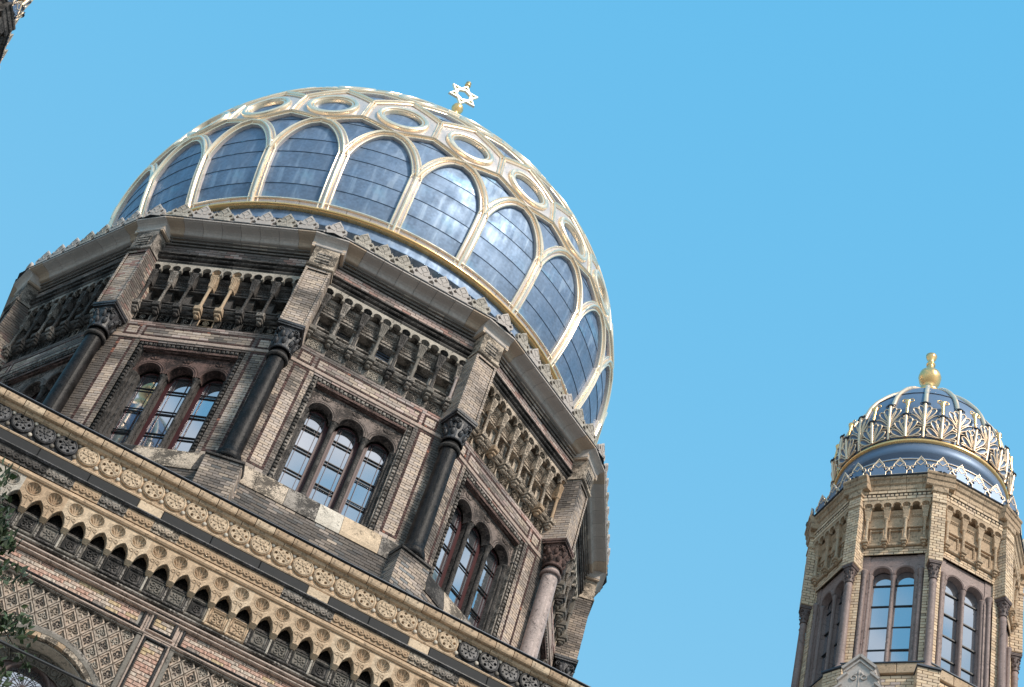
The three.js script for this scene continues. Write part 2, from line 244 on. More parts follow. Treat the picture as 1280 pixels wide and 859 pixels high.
// ================================================================= THE DRUM
const drum = thing('drum_tower', 'twelve-sided sooty brick drum with triple-arched windows and black corner columns under the great dome', 'tower', [0, GY - 9.7, 0]);
const ST = 30 * RAD, WD = 7.08;          // face step, wall plane
{
  const add = (name, g, m, a, u = 0, y = 0, z = 0, par = null) => put(drum, name, g, m, a, u, y, z, par);
  // core
  const core = gb(); for (let k = 0; k < 12; k++) { const a = (k - 0.5) * ST, b = (k + 0.5) * ST, r = 6.5 / Math.cos(15 * RAD); core.quad([r * Math.sin(a), -9.7, r * Math.cos(a)], [r * Math.sin(b), -9.7, r * Math.cos(b)], [r * Math.sin(b), 0.25, r * Math.cos(b)], [r * Math.sin(a), 0.25, r * Math.cos(a)]); }
  add('inner_wall', core.build(), M.sooty, 0);
  // roof apron between the cornice and the dome
  const ap = gb(); for (let k = 0; k < 12; k++) { const a = (k - 0.5) * ST, b = (k + 0.5) * ST, r = 7.78 / Math.cos(15 * RAD), q = 6.2; ap.quad([r * Math.sin(a), 0.0, r * Math.cos(a)], [r * Math.sin(b), 0.0, r * Math.cos(b)], [q * Math.sin(b), 0.7, q * Math.cos(b)], [q * Math.sin(a), 0.7, q * Math.cos(a)]); }
  add('roof_apron', ap.build(), M.roof, 0);
  const hw = WD * Math.tan(15 * RAD); // half face width 1.897
  const s = 0.458, n = 8;
  // shared geometry ------------------------------------------------
  const YC = -1.12, ZF = 7.27, YT = -0.93;
  const scG = scallop(n, s, YT, YC, ZF, 0.09);
  const brG = loft4(gb(), [[-1.53, 0.05, 6.98, 7.225], [-1.48, 0.056, 6.98, 7.235], [-1.36, 0.066, 6.98, 7.24], [-1.26, 0.086, 6.98, 7.25], [-1.165, 0.1, 6.98, 7.255]]).geo(new THREE.CylinderGeometry(0.012, 0.006, 0.24, 6), T(-0.035, -1.33, 7.245, 0.08)).geo(new THREE.CylinderGeometry(0.012, 0.006, 0.24, 6), T(0.035, -1.33, 7.245, 0.08)).geo(new THREE.CylinderGeometry(0.014, 0.007, 0.26, 6), T(0, -1.34, 7.247, 0.08)).build();
  const shG = shellGeo(0.1, 0.075, 7);
  const coG = colonnette(0.036, -2.21, -1.53, 7.2);
  const cbG = gb().bev(-0.085, 0.085, -2.33, -2.21, 7.0, 7.29, 0.015).bev(-0.065, 0.065, -2.4, -2.33, 7.0, 7.25, 0.015).geo(new THREE.SphereGeometry(0.055, 8, 6), T(0, -2.43, 7.15, 0, 0, 0, [1, 1, 1.3])).build();
  const hood = gb(); hood.box(-hw, hw, -1.03, YT, 6.9, ZF - 0.09); hood.sweep([[6.85, -1.58], [7.04, -1.58], [7.05, -1.42], [7.09, -1.32], [7.16, -1.25], [7.19, -1.225], [6.85, -1.2]], -hw, hw); hood.box(-hw, hw, -1.21, -1.03, 6.85, 6.95);
  for (let i = 0; i < 7; i++) { const u = (i - 3) * s; for (let q = 0; q < 5; q++) hood.geo(ring(0.03, 0.01, 4, 7), T(u - 0.12 + q * 0.06, -1.375, 7.068, 0.4)); for (let q = 0; q < 4; q++) hood.geo(ring(0.024, 0.009, 4, 7), T(u - 0.09 + q * 0.06, -1.29, 7.125, 0.7)); }
  hood.bev(-hw, hw, -1.6, -1.55, 6.85, 7.085, 0.01); hood.bev(-hw, hw, -1.5, -1.455, 6.85, 7.07, 0.01);
  const hoodG = hood.build();
  const opG = gb(); // posts and rails round the seven square openings
  for (let i = 0; i <= 7; i++) { const u = (i - 3.5) * s; opG.box(u - 0.075, u + 0.075, -2.21, -1.58, 6.62, 7.02); }
  opG.box(-hw, hw, -2.21, -1.95, 6.62, 7.03); opG.bev(-hw, hw, -2.01, -1.96, 6.9, 7.07, 0.01);
  opG.box(-hw, -3.5 * s - 0.06, -2.21, -1.58, 6.62, 7.02); opG.box(3.5 * s + 0.06, hw, -2.21, -1.58, 6.62, 7.02);
  const opGeo = opG.build();
  const backG = gb().box(-0.155, 0.155, -1.96, -1.58, 6.6, 6.82).build();
  const louG = gb(); for (let i = 0; i < 5; i++) louG.geo(new THREE.BoxGeometry(0.31, 0.055, 0.01), T(0, -1.93 + i * 0.075, 6.9, -0.6)); const louGeo = louG.build();
  const ledgeG = gb().sweep([[7.0, -2.34], [7.1, -2.34], [7.13, -2.31], [7.13, -2.28], [7.17, -2.26], [7.2, -2.215], [7.2, -2.2], [7.0, -2.2]], -hw, hw).build();
  const relG = [0, 1, 2].map(k => relief(0.345, 0.235, k, 0.025));
  const friezeBack = gb().box(-hw, hw, -2.64, -2.34, 6.9, 7.05).build();
  const moulG = gb().sweep([[7.0, -0.93], [7.28, -0.93], [7.3, -0.9], [7.3, -0.875], [7.26, -0.87], [7.26, -0.83], [7.33, -0.82], [7.35, -0.79], [7.33, -0.76], [7.28, -0.755], [7.28, -0.72], [7.36, -0.71], [7.36, -0.68], [7.0, -0.68]], -hw - 0.03, hw + 0.03).build();
  const CP = [[7.2, -0.19], [7.46, -0.19], [7.48, -0.175], [7.485, -0.14], [7.505, -0.1], [7.56, -0.07], [7.65, -0.057], [7.74, -0.055], [7.745, -0.047], [7.79, -0.044], [7.795, -0.018], [7.76, 0.0], [7.2, 0.0]];
  const CW = (7.4 * Math.tan(15 * RAD) * 2 - 0.5) / 8;
  const corG = gb().sweep(CP, -CW / 2 + 0.004, CW / 2 - 0.004).build();
  const crG = crestGeo(0.475, 0.45, 0.06);
  const gut = gb().sweep([[7.72, 0.002], [7.8, 0.002], [7.805, 0.008], [7.8, 0.016], [7.72, 0.016]], -1.85, 1.85).build();
  // window pieces
  const lightsX = [-0.7, 0, 0.7], SP = -4.03, AR = 0.275;
  const spd = new THREE.Shape(); spd.moveTo(-1.02, -3.42); spd.lineTo(-1.02, SP); for (const x of lightsX) { spd.lineTo(x - AR, SP); spd.absarc(x, SP, AR, Math.PI, 0, true); } spd.lineTo(1.02, SP); spd.lineTo(1.02, -3.42); spd.closePath();
  const archG = gb().geo(extr(spd, 0.2, 0.004, 14), T(0, 0, 6.74));
  for (const x of lightsX) { archG.geo(ring(0.325, 0.028, 7, 20, Math.PI), T(x, SP, 6.95)); archG.geo(ring(0.285, 0.02, 6, 20, Math.PI), T(x, SP, 6.955)); archG.geo(ring(0.362, 0.012, 5, 20, Math.PI), T(x, SP, 6.95)); for (const e of [-1, 1]) archG.geo(new THREE.SphereGeometry(0.035, 6, 5), T(x + e * 0.06, SP + 0.43, 6.945, 0, 0, e * 0.6, [1.8, 0.7, 0.6])); archG.geo(new THREE.SphereGeometry(0.04, 6, 5), T(x, SP + 0.45, 6.945, 0, 0, 0, [0.7, 1.3, 0.6])); }
  const archGeo = archG.build();
  const headG = gb().box(-1.02, 1.02, -3.42, -3.36, 6.5, 7.06).sweep([[6.94, -3.44], [7.0, -3.44], [7.02, -3.41], [7.02, -3.36], [6.94, -3.36]], -1.02, 1.02).build();
  const mulP = [[0, -6.14], [0.085, -6.14], [0.085, -6.06], [0.065, -6.04], [0.07, -6.01], [0.052, -5.98], [0.048, -4.2], [0.06, -4.19], [0.05, -4.17], [0.06, -4.12], [0.085, -4.06], [0.09, -4.055], [0.09, SP], [0, SP]];
  const mulG = gb().geo(lathe(mulP, 12), T(0, 0, 6.88)).box(-0.045, 0.045, -6.14, SP, 6.66, 6.82).build();
  const jamG = gb().geo(lathe(mulP, 12), T(0, 0, 6.88)).box(-0.09, 0.11, -6.14, SP, 6.66, 6.86).build();
  const jam2G = gb().geo(lathe(mulP.map(([r, y]) => [r * 1.15, y < -5 ? y : y * 1 + 0.12]), 12), T(0, 0, 6.98)).build();
  const frG = gb(); // red timber frame and dark rails of one light
  frG.box(-0.235, -0.205, -6.1, SP, 6.69, 6.75); frG.box(0.205, 0.235, -6.1, SP, 6.69, 6.75); frG.geo(ring(0.22, 0.022, 5, 14, Math.PI), T(0, SP, 6.72));
  const frGeo = frG.build();
  const vbG = gb().box(-0.137, -0.127, -6.1, SP + 0.14, 6.705, 6.735).box(0.127, 0.137, -6.1, SP + 0.14, 6.705, 6.735).build();
  const hbG = gb().box(-0.21, 0.21, -0.05, -0.034, 6.712, 6.742).box(-0.21, 0.21, 0.034, 0.05, 6.712, 6.742).build();
  const rows = [-6.1, -5.51, -4.885, -4.3, -3.9]; const topBar = gb().box(-0.2, 0.2, -0.01, 0.01, 6.7, 6.745).build();
  const pane = (y0, y1, r) => { if (!r) return G1(new THREE.PlaneGeometry(0.42, y1 - y0), T(0, (y0 + y1) / 2, 0)); const sh = new THREE.Shape(); sh.moveTo(-0.21, y0); sh.lineTo(0.21, y0); sh.lineTo(0.21, SP); sh.absarc(0, SP, 0.21, 0, Math.PI, false); sh.closePath(); return G1(new THREE.ShapeGeometry(sh, 12)); };
  const paneG = [pane(-6.1, -5.51), pane(-5.51, -4.885), pane(-4.885, -4.3), pane(-4.3, 0, 1)];
  const frBack = gb().box(-0.34, -0.235, -6.14, SP, 6.62, 6.74).box(0.235, 0.34, -6.14, SP, 6.62, 6.74).build();
  const dent = gb(); { const bl = (x, y) => { dent.bev(x - 0.034, x + 0.034, y - 0.034, y + 0.034, 7.0, 7.085 + rr(-0.006, 0.008), 0.012); };
    for (let y = -6.15; y < -3.3; y += 0.098) for (const e of [-1, 1]) bl(e * 1.085, y); for (let x = -0.99; x < 1.0; x += 0.098) bl(x, -3.31);
    dent.box(-1.15, -1.02, -6.19, -3.25, 6.86, 7.03); dent.box(1.02, 1.15, -6.19, -3.25, 6.86, 7.03); dent.box(-1.02, 1.02, -3.37, -3.25, 6.86, 7.03); }
  const dentG = dent.build();
  const mats = [M.sooty, M.sootyD, M.greyD, M.sooty, M.sootyB, M.grey];
  for (let k = -4; k <= 4; k++) {
    const a = k * ST; seed = 1000 + k * 77;
    const dirty = k <= -2 ? 0.22 : k === -1 ? 0.1 : k === 0 ? 0.06 : 0.02, off = k * 9.3 + 50;
    // brickwork ----------------------------------------------------
    const g = gb(), pB = pal(BUFF.map(c => shade(c, 1.1)), 0.9, -0.02 + dirty, off), pG = pal(BUFF, 1.1, 0.2 + dirty, off + 3), pP = pal(PINK, 0.8, 0.08 + dirty, off + 5), pS = pal(BUFF, 0.9, 0.2 + dirty, off + 9);
    for (const e of [-1, 1]) { // the two wall strips beside the window, framed with dark red headers
      const X = (p, q) => e < 0 ? [-q, -p] : [p, q], Y0 = -6.19, Y1 = -3.2;
      bricks(g, ...X(1.15, 1.255), Y0, Y1, WD, pG, { L: 0.105 }); bricks(g, ...X(1.255, 1.31), -6.1, Y1, WD, redPal, { L: 0.3, H: 0.07 });
      bricks(g, ...X(1.31, 1.565), -6.04, Y1 - 0.06, WD - 0.006, pB, {}); bricks(g, ...X(1.565, 1.62), -6.1, Y1, WD, redPal, { L: 0.3, H: 0.07 });
      bricks(g, ...X(1.255, 1.62), Y0, -6.1, WD, pB, {}); bricks(g, ...X(1.31, 1.565), -6.1, -6.04, WD, redPal, { L: 0.07 }); bricks(g, ...X(1.31, 1.565), Y1 - 0.06, Y1, WD, redPal, { L: 0.07 });
      bricks(g, ...X(1.62, hw), Y0, Y1, WD, pG, { L: 0.14 });
      // corner square of the upper band
      bricks(g, ...X(1.27, 1.6), -2.81, -2.765, WD, redPal, { L: 0.07 }); bricks(g, ...X(1.27, 1.6), -3.075, -3.03, WD, redPal, { L: 0.07 }); bricks(g, ...X(1.27, 1.32), -3.03, -2.81, WD, redPal, { L: 0.3 }); bricks(g, ...X(1.55, 1.6), -3.03, -2.81, WD, redPal, { L: 0.3 }); bricks(g, ...X(1.32, 1.55), -3.03, -2.81, WD - 0.004, pB, {});
      bricks(g, ...X(1.6, hw), -3.11, -2.64, WD, pG, { L: 0.15 }); bricks(g, ...X(1.2, 1.27), -3.11, -2.7, WD, pP, { L: 0.3 });
    }
    bricks(g, -1.2, 1.2, -2.81, -2.765, WD, redPal, { L: 0.075 }); bricks(g, -1.2, 1.2, -3.075, -3.03, WD, redPal, { L: 0.075 }); bricks(g, -1.2, -1.15, -3.03, -2.81, WD, redPal, { L: 0.3 }); bricks(g, 1.15, 1.2, -3.03, -2.81, WD, redPal, { L: 0.3 });
    bricks(g, -1.15, 1.15, -3.03, -2.81, WD - 0.004, pal([...BUFF, PINK[0], PINK[2]], 0.9, 0.0 + dirty, off), {});
    bricks(g, -1.6, 1.6, -2.765, -2.64, WD, pP, {}); bricks(g, -1.15, 1.15, -3.25, -3.2, WD, pP, {});
    // band under the cornice
    bricks(g, -hw - 0.04, hw + 0.04, -0.68, -0.4, 7.3, pP, {}); bricks(g, -hw - 0.04, hw + 0.04, -0.39, -0.335, 7.335, pG, { H: 0.055 }); bricks(g, -hw - 0.05, hw + 0.05, -0.325, -0.27, 7.37, pG, { H: 0.055 }); bricks(g, -hw - 0.06, hw + 0.06, -0.26, -0.205, 7.41, pG, { H: 0.055 }); g.col = [0.12, 0.11, 0.1]; g.box(-hw, hw, -0.41, -0.2, 7.0, 7.29);
    // skirt
    bricks(g, -hw - 0.05, hw + 0.05, -9.7, -6.78, 7.24, pal([...BUFF, [0.3, 0.29, 0.28], [0.22, 0.22, 0.22]], 1.0, 0.25 + dirty * 0.3, off + 4), { L: 0.21 });
    stuff(add('brickwork', g.build(true), M.brick, a));
    add('stone_band', gb().bev(-hw, hw, -3.2, -3.11, 6.9, WD + 0.022, 0.008).build(), k < -1 ? M.sooty : M.bandP, a);
    // sill slabs, weathered slope
    const cuts = [-1.9, -1.3, -0.67, 0.0, 0.52, 1.34, 1.9];
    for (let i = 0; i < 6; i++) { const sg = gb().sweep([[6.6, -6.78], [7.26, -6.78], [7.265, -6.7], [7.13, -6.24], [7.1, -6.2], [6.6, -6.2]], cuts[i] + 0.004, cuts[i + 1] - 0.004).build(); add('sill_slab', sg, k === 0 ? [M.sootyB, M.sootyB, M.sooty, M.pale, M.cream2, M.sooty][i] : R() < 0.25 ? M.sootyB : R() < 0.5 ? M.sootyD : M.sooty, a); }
    // frieze
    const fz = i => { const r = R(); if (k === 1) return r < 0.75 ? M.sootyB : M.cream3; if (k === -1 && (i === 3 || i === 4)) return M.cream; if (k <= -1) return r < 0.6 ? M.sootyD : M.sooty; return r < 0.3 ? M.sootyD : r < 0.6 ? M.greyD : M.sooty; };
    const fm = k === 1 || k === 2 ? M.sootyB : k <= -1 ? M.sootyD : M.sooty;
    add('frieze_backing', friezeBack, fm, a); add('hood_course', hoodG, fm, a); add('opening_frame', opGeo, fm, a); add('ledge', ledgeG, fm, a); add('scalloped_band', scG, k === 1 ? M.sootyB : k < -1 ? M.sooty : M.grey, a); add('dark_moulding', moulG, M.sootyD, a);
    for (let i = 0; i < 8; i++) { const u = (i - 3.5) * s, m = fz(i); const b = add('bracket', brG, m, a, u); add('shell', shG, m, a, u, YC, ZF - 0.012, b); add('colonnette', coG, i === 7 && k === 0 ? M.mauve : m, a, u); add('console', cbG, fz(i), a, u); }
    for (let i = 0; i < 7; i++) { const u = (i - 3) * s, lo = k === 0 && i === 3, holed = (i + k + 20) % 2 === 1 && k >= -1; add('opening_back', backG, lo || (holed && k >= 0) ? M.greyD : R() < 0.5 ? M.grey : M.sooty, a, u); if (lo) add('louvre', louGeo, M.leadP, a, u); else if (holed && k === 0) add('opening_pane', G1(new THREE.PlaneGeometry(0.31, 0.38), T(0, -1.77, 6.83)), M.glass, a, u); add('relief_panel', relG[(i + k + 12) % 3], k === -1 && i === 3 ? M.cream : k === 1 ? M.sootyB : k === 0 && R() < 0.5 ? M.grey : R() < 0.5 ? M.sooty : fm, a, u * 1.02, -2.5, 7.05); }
    // cornice blocks, gutter lip and cresting
    for (let i = 0; i < 8; i++) add('cornice_block', corG, (i === 0 || i === 7) ? M.corniceO : R() < 0.5 ? M.cornice : M.corniceB, a, (i - 3.5) * CW);
    add('gutter_edge', gut, M.roof, a); add('crest_kerb', gb().box(-1.86, 1.86, 0.0, 0.08, 7.68, 7.765).build(), M.corniceB, a);
    for (let i = -3; i <= 3; i++) add('crest_leaf', crG, R() < 0.5 ? M.grey : M.corniceB, a, i * 0.476, 0.055, 7.745);
    // window
    const wm = k === -1 ? M.archR : M.archS;
    const w = add('window', archGeo, wm, a); add('window_head', headG, M.archR, a, 0, 0, 0, w); add('dentil_border', dentG, k <= -1 ? M.sootyD : M.sooty, a, 0, 0, 0, w);
    for (const e of [-1, 1]) { add('mullion', mulG, M.sootyD, a, e * 0.35, 0, 0, w); add('jamb_shaft', jamG, M.sootyD, a, e * 1.0, 0, 0, w); add('jamb_shaft', jam2G, M.black, a, e * 1.11, 0, 0, w); }
    for (const x of lightsX) {
      add('light_frame', frGeo, M.frame, a, x, 0, -0.02, w); add('frame_post', frBack, M.frame, a, x, 0, -0.02, w); add('glazing_bar', vbG, M.frame, a, x, 0, -0.02, w);
      for (const y of [-5.51, -4.885, -4.3]) add('rail', hbG, M.bar, a, x, y, -0.02, w); add('rail', topBar, M.bar, a, x, -3.9, -0.02, w);
      paneG.forEach(p => { const m = add('pane', p, M.glass, a, x, 0, 6.695, w); m.rotateX(rr(-0.012, 0.012) * 0.25); m.rotateY(rr(-0.01, 0.01)); });
    }
  }
  // rear faces: plain
  for (const k of [5, 6, 7]) { const a = k * ST; add('rear_wall', gb().box(-hw, hw, -9.7, -0.27, 6.6, WD).build(), M.sooty, a); add('rear_cornice', gb().sweep(CP, -1.85, 1.85).build(), M.cornice, a); }
  // corner piers ---------------------------------------------------
  const pierCap = gb().bev(-0.3, 0.3, -0.93, -0.88, 7.1, 7.85, 0.01).bev(-0.275, 0.275, -0.88, -0.3, 7.1, 7.82, 0.01).build();
  const lipG = gb().sweep([[7.1, -0.3], [7.83, -0.3], [7.845, -0.28], [7.84, -0.255], [7.82, -0.25], [7.825, -0.17], [7.85, -0.11], [7.9, -0.08], [7.94, -0.072], [7.945, -0.06], [7.98, -0.055], [7.98, -0.02], [7.95, 0.0], [7.1, 0.0]], -0.37, 0.37).build();
  const lipTrim = gb(); for (const e of [-1, 1]) { lipTrim.box(e * 0.33 - 0.03, e * 0.33 + 0.03, -0.34, -0.2, 7.3, 7.84); }
  const panG = gb(); for (let i = 0; i < 4; i++) panG.bev(-0.16, 0.16, -0.78 + i * 0.085, -0.735 + i * 0.085, 7.8, 7.838, 0.006);
  const colP = [[0, -6.6], [0.3, -6.6], [0.3, -6.5], [0.27, -6.48], [0.285, -6.43], [0.27, -6.38], [0.225, -6.34], [0.215, -6.2], [0.205, -4.8], [0.19, -3.62], [0.215, -3.61], [0.225, -3.58], [0.215, -3.55], [0.195, -3.54], [0.195, -3.42], [0, -3.42]];
  const colG = G1(lathe(colP.map(([q, y]) => [q * 0.92, y]), 28), T(0, 0, 7.56)), collarG = G1(lathe([[0.19, -3.63], [0.225, -3.62], [0.235, -3.585], [0.225, -3.55], [0.19, -3.54]], 24), T(0, 0, 7.56));
  const capG = gb().geo(capitalGeo(0.2, 0.25, -3.42, -2.72), T(0, 0, 7.56)).build();
  for (let k = -6; k < 6; k++) {
    const a = (k + 0.5) * ST; seed = 5000 + k * 31; const back = k < -4 || k > 3;
    const dirty = k <= -2 ? 0.12 : k === -1 ? 0.04 : 0; const bg = gb(), pw = pal(k === -3 || k === -2 ? [...BUFF, PINK[4]] : BUFF, 0.9, 0.1 + dirty, k * 7 + 3);
    if (!back) {
      // shaft: framed front panel and bricked sides
      bricks(bg, -0.275, -0.225, -2.72, -0.93, 7.8, pw, { L: 0.3 }); bricks(bg, 0.225, 0.275, -2.72, -0.93, 7.8, pw, { L: 0.3 }); bricks(bg, -0.225, 0.225, -1.0, -0.93, 7.8, pw); bricks(bg, -0.225, 0.225, -2.72, -2.64, 7.8, pw); bricks(bg, -0.225, 0.225, -2.64, -1.0, 7.765, pw);
      for (const e of [-1, 1]) { const sg = gb(); bricks(sg, -0.8, 0, -2.72, -0.93, 0.275, pw); const b = sg.build(true); b.applyMatrix4(T(0, 0, e > 0 ? 7.0 : 7.8, 0, e * Math.PI / 2, 0)); const P = b.attributes.position.array, N = b.attributes.normal.array, C = b.attributes.color.array; for (let i = 0; i < P.length; i++) { bg.p.push(P[i]); bg.n.push(N[i]); bg.c.push(C[i]); } }
      // plinth
      const pp = pal([...BUFF, [0.25, 0.25, 0.25]], 1, 0.2, k * 5);
      bricks(bg, -0.36, 0.36, -9.7, -6.68, 7.8, pp, { L: 0.19 });
      for (const e of [-1, 1]) { const sg = gb(); bricks(sg, -0.8, 0, -9.7, -6.68, 0.36, pp); const b = sg.build(true); b.applyMatrix4(T(0, 0, e > 0 ? 7.0 : 7.8, 0, e * Math.PI / 2, 0)); const P = b.attributes.position.array, N = b.attributes.normal.array, C = b.attributes.color.array; for (let i = 0; i < P.length; i++) { bg.p.push(P[i]); bg.n.push(N[i]); bg.c.push(C[i]); } }
      stuff(add('pier_brickwork', bg.build(true), M.brick, a));
      add('plinth_cap', gb().sweep([[6.9, -6.68], [7.84, -6.68], [7.84, -6.64], [7.8, -6.6], [6.9, -6.58]], -0.38, 0.38).build(), M.sootyD, a);
      add('pier_soffit', gb().box(-0.268, 0.268, -2.74, -2.72, 7.0, 7.792).build(), M.sootyB, a);
    } else add('rear_pier', gb().box(-0.275, 0.275, -9.7, -0.34, 7.0, 7.8).build(), M.sooty, a);
    add('pier_cap', pierCap, k === 1 || k === 0 ? M.sootyB : k < -1 ? M.sooty : M.sootyB, a); add('pier_cap_panel', panG.build(), M.sooty, a); add('pier_cornice', lipG, M.cornice, a); add('cornice_return', lipTrim.build(), M.corniceO, a);
    add('crest_leaf', crG, M.corniceB, a, 0, 0.045, 7.94);
    if (!back) {
      const cm = k === 1 ? M.mauve : M.column; const c = add('column', colG, cm, a); if (k === 1) c.userData.label = 'clean mauve stone column'; add('collar', collarG, k === 1 ? M.mauveT : M.sootyD, a, 0, 0, 0, c);
      add('capital', capG, k === 1 ? M.archR : M.blackS, a);
    }
  }
}

// ================================================================= THE GREAT DOME
const dome = thing('dome', 'great blue-grey metal dome with gilded arched ribs, ovals and a star finial on top', 'dome', [0, GY + 0.7, 0]);
{
  const prof = [[6.067, 1.497], [6.2, 1.8], [6.557, 2.613], [6.848, 3.793], [6.935, 5.0], [6.804, 6.2], [6.442, 7.345], [5.846, 8.375], [5.036, 9.225], [4.059, 9.85], [2.991, 10.3], [1.915, 10.62], [0.907, 10.83], [0.0, 10.95]];
  const cv = new THREE.CatmullRomCurve3(prof.map(([r, y]) => new THREE.Vector3(r, y, 0))); const tab = cv.getSpacedPoints(400);
  const rAt = y => { for (let i = 1; i < tab.length; i++) if (tab[i].y >= y) { const a = tab[i - 1], b = tab[i]; return mix(a.x, b.x, (y - a.y) / (b.y - a.y || 1)); } return 0; };
  const nrm = y => { const d = (rAt(y + 0.02) - rAt(y - 0.02)) / 0.04; const l = Math.hypot(1, d); return [1 / l, -d / l]; };
  const S = (th, y, h = 0) => { const [nr, ny] = nrm(y), r = rAt(y) + nr * h, a = th * RAD; return new THREE.Vector3(r * Math.sin(a), y + ny * h, r * Math.cos(a)); };
  const N = (th, y) => { const [nr, ny] = nrm(y), a = th * RAD; return new THREE.Vector3(nr * Math.sin(a), ny, nr * Math.cos(a)); };
  function loft(path, sec, closed = false, lift = 0) {
    const P = path.map(([t, y]) => S(t, y, lift)), L = path.length, pos = [], idx = [], m = sec.length;
    for (let i = 0; i < L; i++) { const A = P[closed ? (i - 1 + L) % L : Math.max(0, i - 1)], B = P[closed ? (i + 1) % L : Math.min(L - 1, i + 1)], t = B.clone().sub(A).normalize(), n = N(...path[i]), b = t.clone().cross(n).normalize();
      // mitre at sharp bends
      let k = 1; if (!closed && i > 0 && i < L - 1) { const d1 = P[i].clone().sub(A).normalize(), d2 = B.clone().sub(P[i]).normalize(); k = 1 / Math.max(0.6, Math.sqrt((1 + d1.dot(d2)) / 2)); }
      for (const [s, h] of sec) { const q = P[i].clone().addScaledVector(b, s * k).addScaledVector(n, h); pos.push(q.x, q.y, q.z); } }
    for (let i = 0; i < L - (closed ? 0 : 1); i++) for (let j = 0; j < m - 1; j++) { const a = i * m + j, b = ((i + 1) % L) * m + j; idx.push(a, a + 1, b, b, a + 1, b + 1); }
    const g = new THREE.BufferGeometry(); g.setAttribute('position', new THREE.Float32BufferAttribute(pos, 3)); g.setIndex(idx); g.computeVertexNormals(); return toCreasedNormals(g, 0.6);
  }
  const secF = w => [[-w, -0.13], [-w, -0.035], [w, -0.035], [w, -0.13]];
  const secG = (w, h) => [[[-w * 0.36, -0.04], [-w * 0.34, -0.01], [-w * 0.2, h - 0.008], [0, h + 0.008], [w * 0.2, h - 0.008], [w * 0.34, -0.01], [w * 0.36, -0.04]], [[-w - 0.004, -0.05], [-w - 0.006, -0.02], [-w + 0.012, -0.008], [-w + 0.03, -0.02], [-w + 0.034, -0.04]], [[w - 0.034, -0.04], [w - 0.03, -0.02], [w - 0.012, -0.008], [w + 0.006, -0.02], [w + 0.004, -0.05]]];
  const moulded = (path, w, h, lift = 0) => { const g = gb(); for (const q of secG(w, h)) g.geo(loft(path, q, false, lift)); return [g.build(), G1(loft(path, secF(w), false, lift))]; };
  const secR = (w, h) => [[-w, -0.12], [-w, -0.02], [-w * 0.7, h * 0.6], [-w * 0.25, h], [w * 0.25, h], [w * 0.7, h * 0.6], [w, -0.02], [w, -0.12]];
  const W = 0.138, step = 15;
  const mk = (name, g, m, a = 0, par = null) => put(dome, name, g, m, a, 0, 0, 0, par);
  // geometry of one 15 degree bay centred on 0
  const seg = (a, b, n) => Array.from({ length: n + 1 }, (_, i) => [mix(a[0], b[0], i / n), mix(a[1], b[1], i / n)]);
  const ribG = moulded(seg([7.5, 2.44], [7.5, 4.16], 6), W, 0.04);
  const half = e => Array.from({ length: 15 }, (_, i) => { const q = i / 14; return [e * 7.5 * (0.72 * Math.sqrt(1 - q * q) + 0.28 * (1 - q)), 4.14 + 1.24 * q]; });
  const archG = moulded([...half(-1), ...half(1).reverse().slice(1)], 0.12, 0.045, 0.004);
  const zigG = moulded([...seg([-7.5, 5.76], [0, 5.4], 5), ...seg([0, 5.4], [7.5, 5.76], 5).slice(1)], 0.078, 0.035, 0.001);
  const barG = moulded(seg([7.5, 5.76], [7.5, 6.74], 5), 0.078, 0.03, -0.002);
  const zig2G = moulded([...seg([-7.5, 6.74], [0, 7.4], 5), ...seg([0, 7.4], [7.5, 6.74], 5).slice(1)], 0.078, 0.035, 0.002);
  const zig3G = moulded([...seg([-7.5, 7.7], [0, 7.4], 5), ...seg([0, 7.4], [7.5, 7.7], 5).slice(1)], 0.078, 0.035, 0.0);
  const bar2G = moulded(seg([7.5, 7.7], [7.5, 8.3], 4), 0.07, 0.03, -0.002);
  const zig4G = moulded([...seg([-7.5, 8.3], [0, 8.72], 5), ...seg([0, 8.72], [7.5, 8.3], 5).slice(1)], 0.065, 0.035, 0.002);
  const oval = (cy, rt, ry) => Array.from({ length: 30 }, (_, i) => { const t = i / 30 * Math.PI * 2; return [rt * Math.cos(t), cy + ry * Math.sin(t)]; });
  const ovG = G1(loft(oval(6.22, 4.95, 0.49), secR(0.07, 0.045), true)), ov1G = G1(loft(oval(6.22, 4.15, 0.4), secR(0.03, 0.0), true)), ov2G = G1(loft(oval(7.98, 4.2, 0.36), secR(0.06, 0.05), true));
  // gilded spandrel plate between hexagon and oval
  const plate = (pts, cy, rt, ry, h) => { const g = gb(), n = 36, m = 4, sc = 0.1187, hexAt = t => { const d = [Math.cos(t), Math.sin(t)]; let best = 9; for (let i = 0; i < 6; i++) { const A = pts[i], B = pts[(i + 1) % 6], ax = A[0] * sc, ay = A[1] - cy, bx = B[0] * sc - ax, by = B[1] - cy - ay, den = d[0] * by - d[1] * bx; if (Math.abs(den) < 1e-9) continue; const u = (ax * by - ay * bx) / den, v = (ax * d[1] - ay * d[0]) / den; if (u > 0 && v >= -1e-6 && v <= 1 + 1e-6) best = Math.min(best, u); } return [d[0] * best / sc, cy + d[1] * best]; };
    const f = (i, j) => { const t = i / n * Math.PI * 2, H = hexAt(t), o = [rt * Math.cos(t), cy + ry * Math.sin(t)], q = j / m; return S(mix(o[0], H[0], q), mix(o[1], H[1], q), h).toArray(); };
    for (let i = 0; i < n; i++) for (let j = 0; j < m; j++) g.quad(f(i, j), f(i, j + 1), f(i + 1, j + 1), f(i + 1, j)); return g.build(); };
